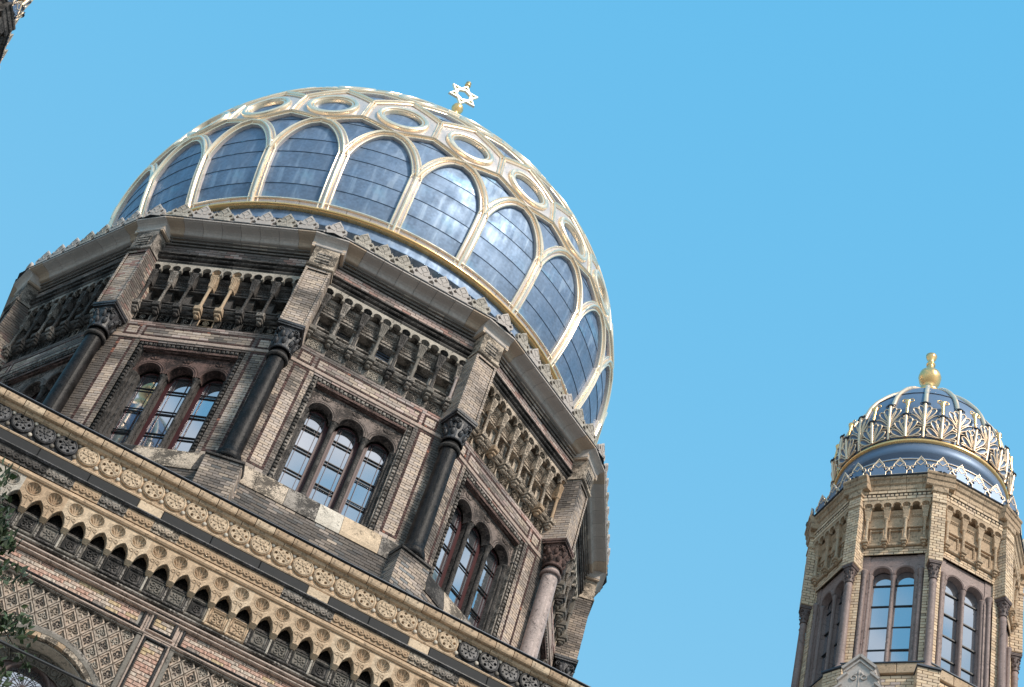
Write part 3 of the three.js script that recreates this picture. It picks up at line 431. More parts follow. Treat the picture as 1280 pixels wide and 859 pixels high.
  const plG = plate([[0, 5.4], [7.5, 5.76], [7.5, 6.74], [0, 7.4], [-7.5, 6.74], [-7.5, 5.76]], 6.22, 4.0, 0.385, -0.055), pl2G = plate([[0, 7.4], [7.5, 7.7], [7.5, 8.3], [0, 8.72], [-7.5, 8.3], [-7.5, 7.7]], 7.98, 3.6, 0.3, -0.055);
  const rowsY = [2.36, 3.12, 3.62, 4.15, 4.63, 5.5, 7.3, 9.0];
  const sheet = (y0, y1, dh) => { const g = gb(), nu = 6, nv = Math.max(2, Math.round((y1 - y0) / 0.16)), f = (i, j) => { const q = j / nv, y = mix(y0, y1, q), v = S(mix(-7.5, 7.5, i / nu), y, -0.118 + dh * (1 - q) + 0.006 * Math.sin(i / nu * Math.PI)); return v.toArray(); }; for (let i = 0; i < nu; i++) for (let j = 0; j < nv; j++) g.quad(f(i, j), f(i + 1, j), f(i + 1, j + 1), f(i, j + 1)); const b = g.build(); return b; };
  const smooth = (b, k) => { b.deleteAttribute('normal'); b.deleteAttribute('uv'); let m = mergeVertices(b, 1e-4); m.computeVertexNormals(); const P = m.attributes.position, uv = new Float32Array(P.count * 2); for (let i = 0; i < P.count; i++) { uv[2 * i] = Math.atan2(P.getX(i), P.getZ(i)) * 6.5 + k * 1.37; uv[2 * i + 1] = P.getY(i) + k * 0.61; } m.setAttribute('uv', new THREE.BufferAttribute(uv, 2)); return m; };
  const sheets = rowsY.slice(0, -1).map((y, j) => [0, 1, 2, 3, 4].map(v => smooth(sheet(y, rowsY[j + 1] + 0.015, 0.013), v * 3 + j * 1.7)));
  const apF = gb(); for (let i = 0; i < 3; i++) apF.geo(loft(seg([-7.5 + i * 5 + 0.05, 2.53], [-7.5 + i * 5 + 4.95, 2.53], 3), [[0.1, -0.13], [0.1, -0.05], [0.0, -0.046], [-0.1, -0.042], [-0.1, -0.13]]));
  const apronF = apF.build(), apronG = G1(loft(seg([-7.5, 2.63], [7.5, 2.63], 6), [[-0.03, -0.08], [-0.03, -0.02], [0, -0.005], [0.03, -0.02], [0.03, -0.12]]));
  const capB = gb().geo(lathe([[5.15, 8.9], [4.2, 9.6], [3.0, 10.15], [1.9, 10.5], [0.9, 10.75], [0.3, 11.0]], 48));
  for (let k = 0; k < 24; k++) {
    const a = k * step * RAD; seed = 900 + k;
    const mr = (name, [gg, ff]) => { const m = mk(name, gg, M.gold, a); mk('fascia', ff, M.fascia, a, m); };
    mr('rib', ribG); mr('arch_rib', archG); mr('zigzag_rib', zigG); mr('upright_bar', barG); mr('zigzag_rib', zig2G); mr('zigzag_rib', zig3G); mr('upright_bar', bar2G); mr('zigzag_rib', zig4G);
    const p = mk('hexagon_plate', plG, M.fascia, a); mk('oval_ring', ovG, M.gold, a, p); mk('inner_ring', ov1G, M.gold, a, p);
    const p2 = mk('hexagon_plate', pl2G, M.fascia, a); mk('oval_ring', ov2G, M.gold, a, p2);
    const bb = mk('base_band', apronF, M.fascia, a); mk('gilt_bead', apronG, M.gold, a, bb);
    sheets.forEach(v => mk('metal_sheet', v[Math.floor(R() * 5)], M.lead, a));
  }
  mk('crown_cap', capB.build(), M.lead);
  mk('gold_base_ring', G1(lathe([[6.3, 2.36], [6.52, 2.36], [6.57, 2.385], [6.58, 2.42], [6.56, 2.45], [6.45, 2.46]], 96)), M.goldD);
  mk('base_band_metal', G1(lathe([[6.1, 1.98], [6.43, 2.0], [6.44, 2.05], [6.42, 2.37]], 96)), M.lead); mk('base_drum', G1(lathe([[6.85, 0.35], [6.85, 0.62], [6.7, 0.66], [6.7, 0.74], [6.5, 0.78], [6.5, 0.86], [6.12, 0.95], [6.12, 2.0]], 96)), M.sootyB);
  // star finial
  const fin = mk('finial', G1(lathe([[0.32, 10.9], [0.3, 11.3], [0.14, 11.6], [0.1, 12.6], [0.22, 12.9], [0.3, 13.2], [0.2, 13.5], [0.09, 13.8], [0.07, 16.2], [0.1, 16.28], [0.16, 16.36], [0.19, 16.47], [0.16, 16.58], [0.1, 16.66], [0.05, 16.7], [0.045, 16.8]], 20)), M.goldD);
  const ss = new THREE.Shape(), RS = 0.51; for (let i = 0; i < 12; i++) { const a = i * Math.PI / 6 + Math.PI / 2, r = i % 2 ? RS / Math.sqrt(3) : RS; i ? ss.lineTo(r * Math.cos(a), r * Math.sin(a)) : ss.moveTo(r * Math.cos(a), r * Math.sin(a)); } ss.closePath();
  const hx = new THREE.Path(); for (let i = 5; i >= 0; i--) { const a = i * Math.PI / 3 + Math.PI / 6 + Math.PI / 6 * 0, q = RS * 0.455; (i === 5 ? hx.moveTo : hx.lineTo).call(hx, q * Math.cos(a + 0), q * Math.sin(a + 0)); } ss.holes.push(hx);
  for (let i = 0; i < 6; i++) { const a = i * Math.PI / 3 + Math.PI / 2, cx = Math.cos(a) * RS * 0.66, cy = Math.sin(a) * RS * 0.66, h = new THREE.Path(); for (let j = 2; j >= 0; j--) { const b = a + j * 2 * Math.PI / 3, q = RS * 0.19; (j === 2 ? h.moveTo : h.lineTo).call(h, cx + q * Math.cos(b), cy + q * Math.sin(b)); } ss.holes.push(h); }
  const starM = new THREE.MeshStandardMaterial({ color: lin(1, 0.9, 0.7), metalness: 1, roughness: 0.55 });
  mk('star', G1(extr(ss, 0.07, 0.012), T(0, 17.24, -0.035)), starM, 0, fin);
  mk('tip', G1(lathe([[0, 17.74], [0.07, 17.76], [0.1, 17.81], [0.06, 17.85], [0.09, 17.93], [0.05, 18.0], [0, 18.03]], 14)), M.goldD, 0, fin);
}

// ================================================================= FRONT BLOCK WITH THE ORNATE CORNICE
const front = thing('front_block', 'ornate terracotta and brick facade with rosette frieze, shell brackets and diamond tiles', 'building', [0, 0, 0]);
{
  const F = (y, z) => y - 0.8 * (z - 10);           // heights were read on the plane z = 10
  const add = (name, g, m, u = 0, y = 0, z = 0, par = null) => put(front, name, g, m, 0, u, y, z, par);
  const X0 = -9.2, X1 = 9.2;
  seed = 4242;
  // body with arched recesses
  const AC = [-3.28, 0, 3.28], AY = -14.38;
  const wall = poly([[X0, -GY], [X1, -GY], [X1, -11.9], [X0, -11.9]]); for (const x of AC) { const h = new THREE.Path(); h.moveTo(x - 1.04, AY - 3); h.lineTo(x - 1.04, AY); h.absarc(x, AY, 1.04, Math.PI, 0, true); h.lineTo(x + 1.04, AY - 3); h.closePath(); wall.holes.push(h); }
  add('front_wall', G1(extr(wall, 0.55, 0, 24), T(0, 0, 9.25)), M.pale);
  add('rear_body', gb().box(X0, X1, -GY, -9.8, -10, 9.24).build(), M.greyD);
  add('roof', gb().box(X0, X1, -9.8, -9.72, -10, 9.8).build(), M.roof);
  // coping blocks and roll
  const zc = 10.14, cpG = gb().sweep([[9.7, F(-9.69, zc)], [zc - 0.03, F(-9.69, zc)], [zc - 0.01, F(-9.68, zc)], [zc, F(-9.65, zc)], [zc, F(-9.565, zc)], [zc - 0.02, F(-9.545, zc)], [9.7, F(-9.53, zc)]], -0.1665, 0.1665).build();
  const n = Math.floor((X1 - X0) / 0.346); for (let i = 0; i < n; i++) add('coping_block', cpG, R() < 0.6 ? M.cream : R() < 0.5 ? M.cream2 : M.cream3, X0 + (i + 0.5) * 0.346);
  add('coping_flashing', gb().box(X0, X1, F(-9.53, zc) + 0.002, F(-9.515, zc), 9.7, zc + 0.025).build(), M.leadD);
  const zr = 10.07, roG = gb().sweep([[9.7, F(-9.82, zr)], [zr - 0.05, F(-9.82, zr)], [zr - 0.015, F(-9.8, zr)], [zr, F(-9.76, zr)], [zr - 0.015, F(-9.715, zr)], [zr - 0.05, F(-9.7, zr)], [9.7, F(-9.7, zr)]], -0.3825, 0.3825).build();
  for (let i = 0; i < Math.floor((X1 - X0) / 0.776); i++) add('roll_moulding', roG, R() < 0.6 ? M.cream : M.cream3, X0 + 0.39 + i * 0.776);
  // rosette frieze
  const disc = v => { const s = new THREE.Shape(); s.absarc(0, 0, 0.178, 0, Math.PI * 2, false); if (v) { for (let i = 0; i < 6; i++) { const a = i * Math.PI / 3; s.holes.push(holeC(0.112 * Math.cos(a), 0.112 * Math.sin(a), 0.03)); } } else { for (let i = 0; i < 12; i++) { const a = i * Math.PI / 6; s.holes.push(holeC((i % 2 ? 0.128 : 0.09) * Math.cos(a), (i % 2 ? 0.128 : 0.09) * Math.sin(a), 0.018)); } }
    const g = gb().geo(extr(s, 0.035, 0.006, 14)); g.geo(ring(0.162, 0.012, 5, 24), T(0, 0, 0.042)); g.geo(new THREE.SphereGeometry(0.024, 8, 6), T(0, 0, 0.04)); for (let i = 0; i < 6; i++) { const a = (i + (v ? 0.5 : 0)) * Math.PI / 3; g.geo(new THREE.SphereGeometry(0.026, 6, 5), T(0.06 * Math.cos(a), 0.06 * Math.sin(a), 0.04, 0, 0, a, [1.4, 0.55, 0.5])); } return g.build(); };
  const dG = [disc(1), disc(0)], zb = 9.97, yb = F(-10.005, 10.01);
  const stG = G1(new THREE.SphereGeometry(0.038, 10, 8), T(0, 0, 0, 0, 0, 0, [1, 1, 0.7]));
  const linkG = gb().geo(ring(0.24, 0.014, 4, 8, 1.0), T(0, 0, 0.01, 0, 0, -Math.PI / 2 - 0.5)).geo(ring(0.24, 0.014, 4, 8, 1.0), T(0, 0, 0.01, 0, 0, Math.PI / 2 - 0.5)).build();
  const bgP = gb().box(-0.193, 0.193, yb - 0.24, yb + 0.21, 9.6, zb).build();
  for (let i = -18; i <= 23; i++) { const x = -2.168 + i * 0.388; if (x < X0 + 0.3 || x > X1 - 0.3) continue; const bl = x < -4.15 || x > 2.85; const m = bl ? M.blackS : R() < 0.2 ? M.cream2 : M.cream2; const b = add('frieze_block', bgP, bl ? M.black : M.cream3, x); add('link', linkG, m, x, yb, zb, b); add('rosette', dG[(i + 40) % 2], m, x, yb, zb); add('stud', stG, bl && R() < 0.6 ? M.greyD : M.pale, x + 0.194, yb - 0.13, zb + 0.01); add('stud', stG, bl && R() < 0.6 ? M.greyD : M.pale, x + 0.194, yb + 0.12, zb + 0.01); }
  // fillet, polished dark band with cream blocks
  const zf = 10.02; add('fillet', gb().sweep([[9.6, F(-10.29, zf)], [zf, F(-10.29, zf)], [zf + 0.01, F(-10.27, zf)], [zf, F(-10.25, zf)], [9.6, F(-10.25, zf)]], X0, X1).build(), M.cream);
  const zk = 10.05, segs = [[-9.2, -3.06, 1], [-3.06, -2.64, 0], [-2.64, -0.02, 1], [-0.02, 0.365, 0], [0.365, 1.84, 1], [1.84, 2.22, 0], [2.22, 4.4, 1], [4.4, 4.8, 0], [4.8, 9.2, 1]];
  const dk = std([0.016, 0.016, 0.019], { roughness: 0.75, map: stoneT });
  for (const [a, b, d] of segs) { const L = d ? 0.9 : 1, m = Math.max(1, Math.round((b - a) / L)); for (let i = 0; i < m; i++) { const p = a + (b - a) * i / m, q = a + (b - a) * (i + 1) / m; add(d ? 'dark_band_stone' : 'band_block', gb().bev(p + 0.003, q - 0.003, F(-10.475, zk), F(-10.295, zk), 9.6, zk, 0.01).build(), d ? dk : M.cream2); } }
  add('drip', gb().sweep([[9.6, F(-10.53, 10.03)], [10.02, F(-10.53, 10.03)], [10.05, F(-10.5, 10.03)], [10.05, F(-10.48, 10.03)], [9.6, F(-10.478, 10.03)]], X0, X1).build(), M.blackS);
  // circle moulding in short blocks
  const cm = gb(); cm.sweep([[9.6, F(-10.77, 9.97)], [9.97, F(-10.77, 9.97)], [9.975, F(-10.7, 9.97)], [10.0, F(-10.56, 9.97)], [9.6, F(-10.54, 9.97)]], -0.232, 0.232);
  for (let i = 0; i < 4; i++) { cm.geo(ring(0.05, 0.013, 5, 12), T(-0.174 + i * 0.116, F(-10.67, 9.97), 9.985, -0.12)); cm.geo(new THREE.SphereGeometry(0.018, 6, 5), T(-0.174 + i * 0.116, F(-10.67, 9.97), 9.985)); cm.geo(ring(0.05, 0.01, 4, 7, Math.PI), T(-0.116 + i * 0.116, F(-10.62, 9.97), 9.98)); }
  const cmG = cm.build(); for (let i = 0; i < 39; i++) { const x = X0 + 0.232 + i * 0.464; add('circle_moulding', cmG, x < -4.4 ? M.sootyD : R() < 0.45 ? M.sootyB : R() < 0.7 ? M.cream3 : M.sooty, x); }
  const zp = 9.98; add('bead', gb().sweep([[9.6, F(-10.89, zp)], [zp, F(-10.89, zp)], [zp + 0.02, F(-10.86, zp)], [zp, F(-10.82, zp)], [zp - 0.02, F(-10.78, zp)], [9.6, F(-10.78, zp)]], X0, X1).build(), M.cream3);
  // shell brackets over little niches
  const SPC = 0.364, yS = F(-11.065, 9.95), rS = 0.118;
  const bs = new THREE.Shape(), yT = F(-10.88, 9.95), yN = F(-11.2, 9.95), yB = F(-11.47, 9.95), hx = SPC / 2;
  bs.moveTo(-hx, yT); bs.lineTo(-hx, yN); bs.quadraticCurveTo(-0.065, yN - 0.06, -0.05, yB); bs.lineTo(0.05, yB); bs.quadraticCurveTo(0.065, yN - 0.06, hx, yN); bs.lineTo(hx, yT); bs.closePath(); bs.holes.push(holeC(0, yS, rS));
  const sbG = gb().geo(extr(bs, 0.12, 0.004, 12), T(0, 0, 9.83)); sbG.geo(ring(rS + 0.004, 0.01, 5, 20), T(0, yS, 9.955)); sbG.geo(ring(0.03, 0.009, 4, 8), T(-0.045, yS - 0.2, 9.957)); sbG.geo(ring(0.03, 0.009, 4, 8), T(0.045, yS - 0.2, 9.957)); sbG.geo(new THREE.CylinderGeometry(0.01, 0.01, 0.16, 5), T(0, yS - 0.27, 9.957)); loft4(sbG, [[yB - 0.06, 0.035, 9.8, 9.9], [yB, 0.06, 9.8, 9.97]]);
  const sbGeo = sbG.build(), fsG = shellGeo(rS, 0.06, 9);
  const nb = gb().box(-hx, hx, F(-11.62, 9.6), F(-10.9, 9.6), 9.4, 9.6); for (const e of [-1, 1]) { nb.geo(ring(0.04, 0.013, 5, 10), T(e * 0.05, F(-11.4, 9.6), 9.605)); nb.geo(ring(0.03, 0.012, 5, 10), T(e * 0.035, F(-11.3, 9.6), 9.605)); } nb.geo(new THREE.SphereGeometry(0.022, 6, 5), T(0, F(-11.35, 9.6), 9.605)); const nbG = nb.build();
  const rpG = [0, 1, 2].map(k => relief(0.25, 0.255, k, 0.03)), frameG = gb().bev(-0.163, 0.163, -0.19, -0.14, 0, 0.05).bev(-0.163, 0.163, 0.14, 0.175, 0, 0.05).bev(-0.163, -0.128, -0.14, 0.14, 0, 0.05).bev(0.128, 0.163, -0.14, 0.14, 0, 0.05).build(), postG = gb().bev(-0.018, 0.018, -0.19, 0.2, 0, 0.07, 0.008).bev(-0.03, 0.03, 0.2, 0.23, 0, 0.09, 0.008).build();
  for (let i = -25; i <= 25; i++) {
    const x = -0.224 + i * SPC; if (x < X0 + 0.2 || x > X1 - 0.2) continue; const old = x < -4.6, m = old ? M.grey : R() < 0.5 ? M.cream : R() < 0.5 ? M.cream2 : M.cream3;
    const b = add('shell_bracket', sbGeo, m, x); add('shell', fsG, m, x, yS, 9.945, b);
    const xn = x + hx, yel = Math.abs(xn + 1.1) < 0.1 || Math.abs(xn + 0.76) < 0.1; add('niche_back', nbG, M.sootyD, xn);  // niche backs coloured dark: the recess shade is put into the material
    const pm = yel ? M.cream : old ? M.sootyD : R() < 0.55 ? M.greyD : M.sootyD; const p = add('relief_panel', rpG[(i + 30) % 3], pm, xn, F(-11.71, 9.86), 9.85); add('panel_frame', frameG, yel ? M.cream : R() < 0.6 ? M.sootyD : M.greyD, xn, F(-11.71, 9.86), 9.82, p); add('panel_post', postG, yel ? M.cream2 : R() < 0.5 ? M.sooty : M.grey, x, F(-11.71, 9.86), 9.82);
  }
  add('panel_backing', gb().box(X0, X1, F(-11.96, 9.82), F(-11.52, 9.82), 9.4, 9.83).build(), M.sootyD);
  const ldg = (y, z, h, m) => add('string_course', gb().sweep([[9.6, F(y - h, z)], [z - 0.02, F(y - h, z)], [z, F(y - h, z) + 0.015], [z, F(y, z) - 0.012], [z - 0.02, F(y, z)], [9.6, F(y, z)]], X0, X1).build(), m);
  ldg(-11.91, 9.93, 0.05, M.sooty); ldg(-11.965, 9.9, 0.03, M.sootyD); ldg(-12.0, 9.94, 0.05, M.bandP); ldg(-12.055, 9.88, 0.03, M.black); ldg(-12.09, 9.92, 0.045, M.bandP); ldg(-12.14, 9.87, 0.025, M.black);
  // pink brick band: bricks as pieces
  const bm = [[0.86, 0.58, 0.5], [0.9, 0.7, 0.62], [0.8, 0.5, 0.42], [0.92, 0.78, 0.7], [0.7, 0.6, 0.55], [0.84, 0.6, 0.5], [0.45, 0.38, 0.35], [0.88, 0.68, 0.45]].map(c => stone(c));
  const b1 = gb().bev(-0.1, 0.1, -0.028, 0.028, -0.04, 0.012, 0.005).build(), b2 = gb().bev(-0.045, 0.045, -0.028, 0.028, -0.04, 0.012, 0.005).build(), mort = std([0.3, 0.27, 0.24]);
  let count = 0; const extra = gb();
  const one = (g, x, y, z, w) => { if (x > -6.5 && x < 0.9 && count < 298) { add('brick', g, bm[Math.floor(Math.pow(R(), 1.3) * 8)], x, y, z + rr(-0.003, 0.003)); count++; } else { extra.col = shade(PINK[Math.floor(R() * 4)], 1.25); extra.box(x - w, x + w, y - 0.028, y + 0.028, z - 0.04, z + 0.012, false); } };
  function brickField(x0, x1, y0, y1, z) {
    add('mortar_bed', gb().box(x0, x1, y0, y1, 9.7, z - 0.004).build(), mort);
    const H = 0.066, nr = Math.round((y1 - y0) / H), h = (y1 - y0) / nr;
    for (let r = 0; r < nr; r++) { const y = y0 + (r + 0.5) * h; let x = x0 + 0.005; if (!(r % 2)) { one(b2, x + 0.045, y, z, 0.045); x += 0.1; } while (x + 0.2 <= x1 + 0.002) { one(b1, x + 0.1, y, z, 0.1); x += 0.21; } if (x + 0.088 <= x1) one(b2, x + 0.045, y, z, 0.045); }
  }
  const zB = 9.86, ya = F(-12.45, zB), yd = F(-12.19, zB);
  const rect = (x0, x1, y0, y1, z, m, w = 0.03) => { add('panel_moulding', gb().bev(x0, x1, y1 - w, y1, 9.75, z, 0.008).bev(x0, x1, y0, y0 + w, 9.75, z, 0.008).bev(x0, x0 + w, y0 + w, y1 - w, 9.75, z, 0.008).bev(x1 - w, x1, y0 + w, y1 - w, 9.75, z, 0.008).build(), m); };
  for (const [p, q] of [[-4.55, -2.2], [-1.48, 1.48], [2.2, 4.55]]) { brickField(p, q, ya, yd, zB - 0.03); rect(p - 0.04, q + 0.04, ya - 0.04, yd + 0.04, zB + 0.02, M.black, 0.03); rect(p - 0.08, q + 0.08, ya - 0.08, yd + 0.08, zB + 0.0, M.bandP, 0.035); }
  for (const c of [-4.92, -1.84, 1.84, 4.92]) { // pilasters
    rect(c - 0.19, c + 0.19, F(-12.44, zB), F(-12.1, zB), zB + 0.05, M.black); rect(c - 0.23, c + 0.23, F(-12.48, zB), F(-12.06, zB), zB + 0.03, M.bandP); brickField(c - 0.155, c + 0.155, F(-12.41, zB), F(-12.13, zB), zB);
    rect(c - 0.19, c + 0.19, -16, F(-12.6, zB), zB + 0.05, M.black); rect(c - 0.23, c + 0.23, -16.04, F(-12.56, zB), zB + 0.03, M.bandP); brickField(c - 0.155, c + 0.155, c === -1.84 ? -13.6 : -15.97, F(-12.63, zB), zB);
    add('pilaster', gb().box(c - 0.27, c + 0.27, -18, F(-12.04, zB), 9.7, zB - 0.005).build(), M.bandP);
  }
  stuff(add('far_brickwork', extra.build(true), M.brick));
  ldg(-12.5, 9.9, 0.035, M.bandP); ldg(-12.54, 9.86, 0.02, M.black); ldg(-12.565, 9.89, 0.03, M.sooty);
  // diamond tile fields with arched openings
  const dx = 0.125, dy = 0.19, dmF = gb(), q4 = k => [[-dx * k, 0], [0, -dy * k], [dx * k, 0], [0, dy * k]];
  { const A = q4(0.985), B = q4(0.93), C = q4(0.74), D = q4(0.7); for (let i = 0; i < 4; i++) { const j = (i + 1) % 4, P = (p, z) => [p[0], p[1], z]; dmF.quad(P(A[i], 0), P(A[j], 0), P(B[j], 0.03), P(B[i], 0.03)); dmF.quad(P(B[i], 0.03), P(B[j], 0.03), P(C[j], 0.03), P(C[i], 0.03)); dmF.quad(P(C[i], 0.03), P(C[j], 0.03), P(D[j], 0), P(D[i], 0)); } const P = (p, z) => [p[0], p[1], z]; dmF.quad(P(D[0], 0), P(D[1], 0), P(D[2], 0), P(D[3], 0)); }
  const dFG = dmF.build(), leaf = k => { const g = gb(); for (const e of [-1, 1]) { g.geo(ring(0.022, 0.009, 4, 8), T(e * 0.032, k ? 0.02 : -0.02, 0.006)); g.geo(new THREE.SphereGeometry(0.018, 6, 5), T(e * 0.018, k ? -0.05 : 0.045, 0.004, 0, 0, e * 0.5, [0.7, 1.6, 0.6])); } g.geo(new THREE.SphereGeometry(0.018, 6, 5), T(0, k ? 0.07 : -0.07, 0.004, 0, 0, 0, [0.8, 1.5, 0.6])); return g.build(); }, lG = [leaf(0), leaf(1)];
  const fieldM = [M.sooty, M.grey, M.sootyB, M.archS], ribM = stone([0.64, 0.52, 0.45]), ribM2 = stone([0.55, 0.47, 0.42]);
  const top = F(-12.6, 9.84), fields = [[-4.62, -2.16, -3.28], [-1.52, 1.52, 0], [2.16, 4.62, 3.28]];
  for (const [p, q, c] of fields) {
    for (let r = 0; r < 20; r++) for (let i = -9; i <= 9; i++) { const x = c + (i + (r % 2) * 0.5) * 0.25, y = top - 0.1 - r * dy; if (x < p - 0.02 || x > q + 0.02 || y < -15.5) continue; if (Math.hypot(x - c, Math.max(0, y - AY)) < 1.2) continue; if (y < AY && Math.abs(x - c) < 1.25) continue; const t = add('diamond_tile', dFG, R() < 0.5 ? ribM : ribM2, x, y, 9.815); add('leaf_relief', lG[(r + i + 40) % 2], fieldM[Math.floor(R() * 4)], x, y, 9.82, t); }
    add('field_frame', gb().bev(p - 0.08, p, -16, top + 0.02, 9.7, 9.875).bev(q, q + 0.08, -16, top + 0.02, 9.7, 9.875).build(), M.greyD);
    { const fs = poly([[p, -16], [q, -16], [q, top + 0.02], [p, top + 0.02]]), h = new THREE.Path(); h.moveTo(c - 1.05, -15.99); h.lineTo(c - 1.05, AY); h.absarc(c, AY, 1.05, Math.PI, 0, true); h.lineTo(c + 1.05, -15.99); h.closePath(); fs.holes.push(h); add('field_ground', G1(extr(fs, 0.02, 0, 30), T(0, 0, 9.785)), M.sooty); }
    // arch mouldings and voussoirs
    const arc = (r0, r1, z0, z1, m, name) => { const s = new THREE.Shape(); s.absarc(c, AY, r1, 0, Math.PI, false); s.absarc(c, AY, r0, Math.PI, 0, true); s.closePath(); add(name, G1(extr(s, z1 - z0, 0.006, 40), T(0, 0, z0)), m); };
    arc(1.15, 1.21, 9.75, 9.885, M.greyD, 'arch_moulding'); arc(1.2, 1.26, 9.75, 9.86, M.sooty, 'arch_moulding');
    for (let i = 0; i < 26; i++) { const s = new THREE.Shape(), a = Math.PI * i / 26 + 0.006, b = Math.PI * (i + 1) / 26 - 0.006; s.absarc(0, 0, 1.145, a, b, false); s.absarc(0, 0, 1.07, b, a, true); s.closePath(); add('voussoir', G1(extr(s, 0.18, 0.006, 3)), R() < 0.6 ? M.sootyB : M.cream3, c, AY, 9.7); }
    // coffers on the splay, glass and tracery
    const cg = gb().bev(-0.1, 0.1, -0.1, 0.1, -0.05, 0.0).geo(ring(0.05, 0.018, 5, 12), T(0, 0, 0.005)).bev(-0.1, 0.1, 0.08, 0.1, 0, 0.03).bev(-0.1, 0.1, -0.1, -0.08, 0, 0.03).bev(-0.1, -0.08, -0.08, 0.08, 0, 0.03).bev(0.08, 0.1, -0.08, 0.08, 0, 0.03).build();
    for (let i = 0; i < 14; i++) { const a = Math.PI * (i + 0.5) / 14, m = add('coffer', cg, R() < 0.5 ? M.greyD : M.sooty, c + 0.93 * Math.cos(a), AY + 0.93 * Math.sin(a), 9.5); m.rotation.set(0, 0, a - Math.PI / 2); m.rotateX(0.55); }
    const tr = new THREE.Shape(); tr.moveTo(c - 1.05, AY - 3); tr.lineTo(c - 1.05, AY); tr.absarc(c, AY, 1.05, Math.PI, 0, true); tr.lineTo(c + 1.05, AY - 3); tr.closePath(); tr.holes.push(holeC(c, AY + 0.5, 0.36)); for (const e of [-1, 1]) { const h = new THREE.Path(); h.moveTo(c + e * 0.43 - 0.34, AY - 2.9); h.lineTo(c + e * 0.43 - 0.34, AY - 0.5); h.absarc(c + e * 0.43, AY - 0.5, 0.34, Math.PI, 0, true); h.lineTo(c + e * 0.43 + 0.34, AY - 2.9); h.closePath(); tr.holes.push(h); }
    const w = add('arched_window', G1(extr(tr, 0.12, 0, 20), T(0, 0, 9.3)), M.mauveD); add('pane', G1(new THREE.PlaneGeometry(2.08, 4.1), T(c, AY - 1, 9.32)), M.glass, 0, 0, 0, w);
    const wires = gb(); for (let i = 0; i < 10; i++) wires.geo(new THREE.CylinderGeometry(0.006, 0.006, 0.7, 4), T(c, AY + 0.5, 9.36, 0, 0, i * Math.PI / 10)); wires.geo(ring(0.2, 0.006, 4, 22), T(c, AY + 0.5, 9.36)); wires.geo(ring(0.375, 0.035, 6, 30), T(c, AY + 0.5, 9.42)); for (const e of [-1, 1]) wires.geo(ring(0.37, 0.03, 5, 20, Math.PI), T(c + e * 0.43, AY - 0.5, 9.42)); add('tracery', wires.build(), M.mauveD, 0, 0, 0, w);
  }
}

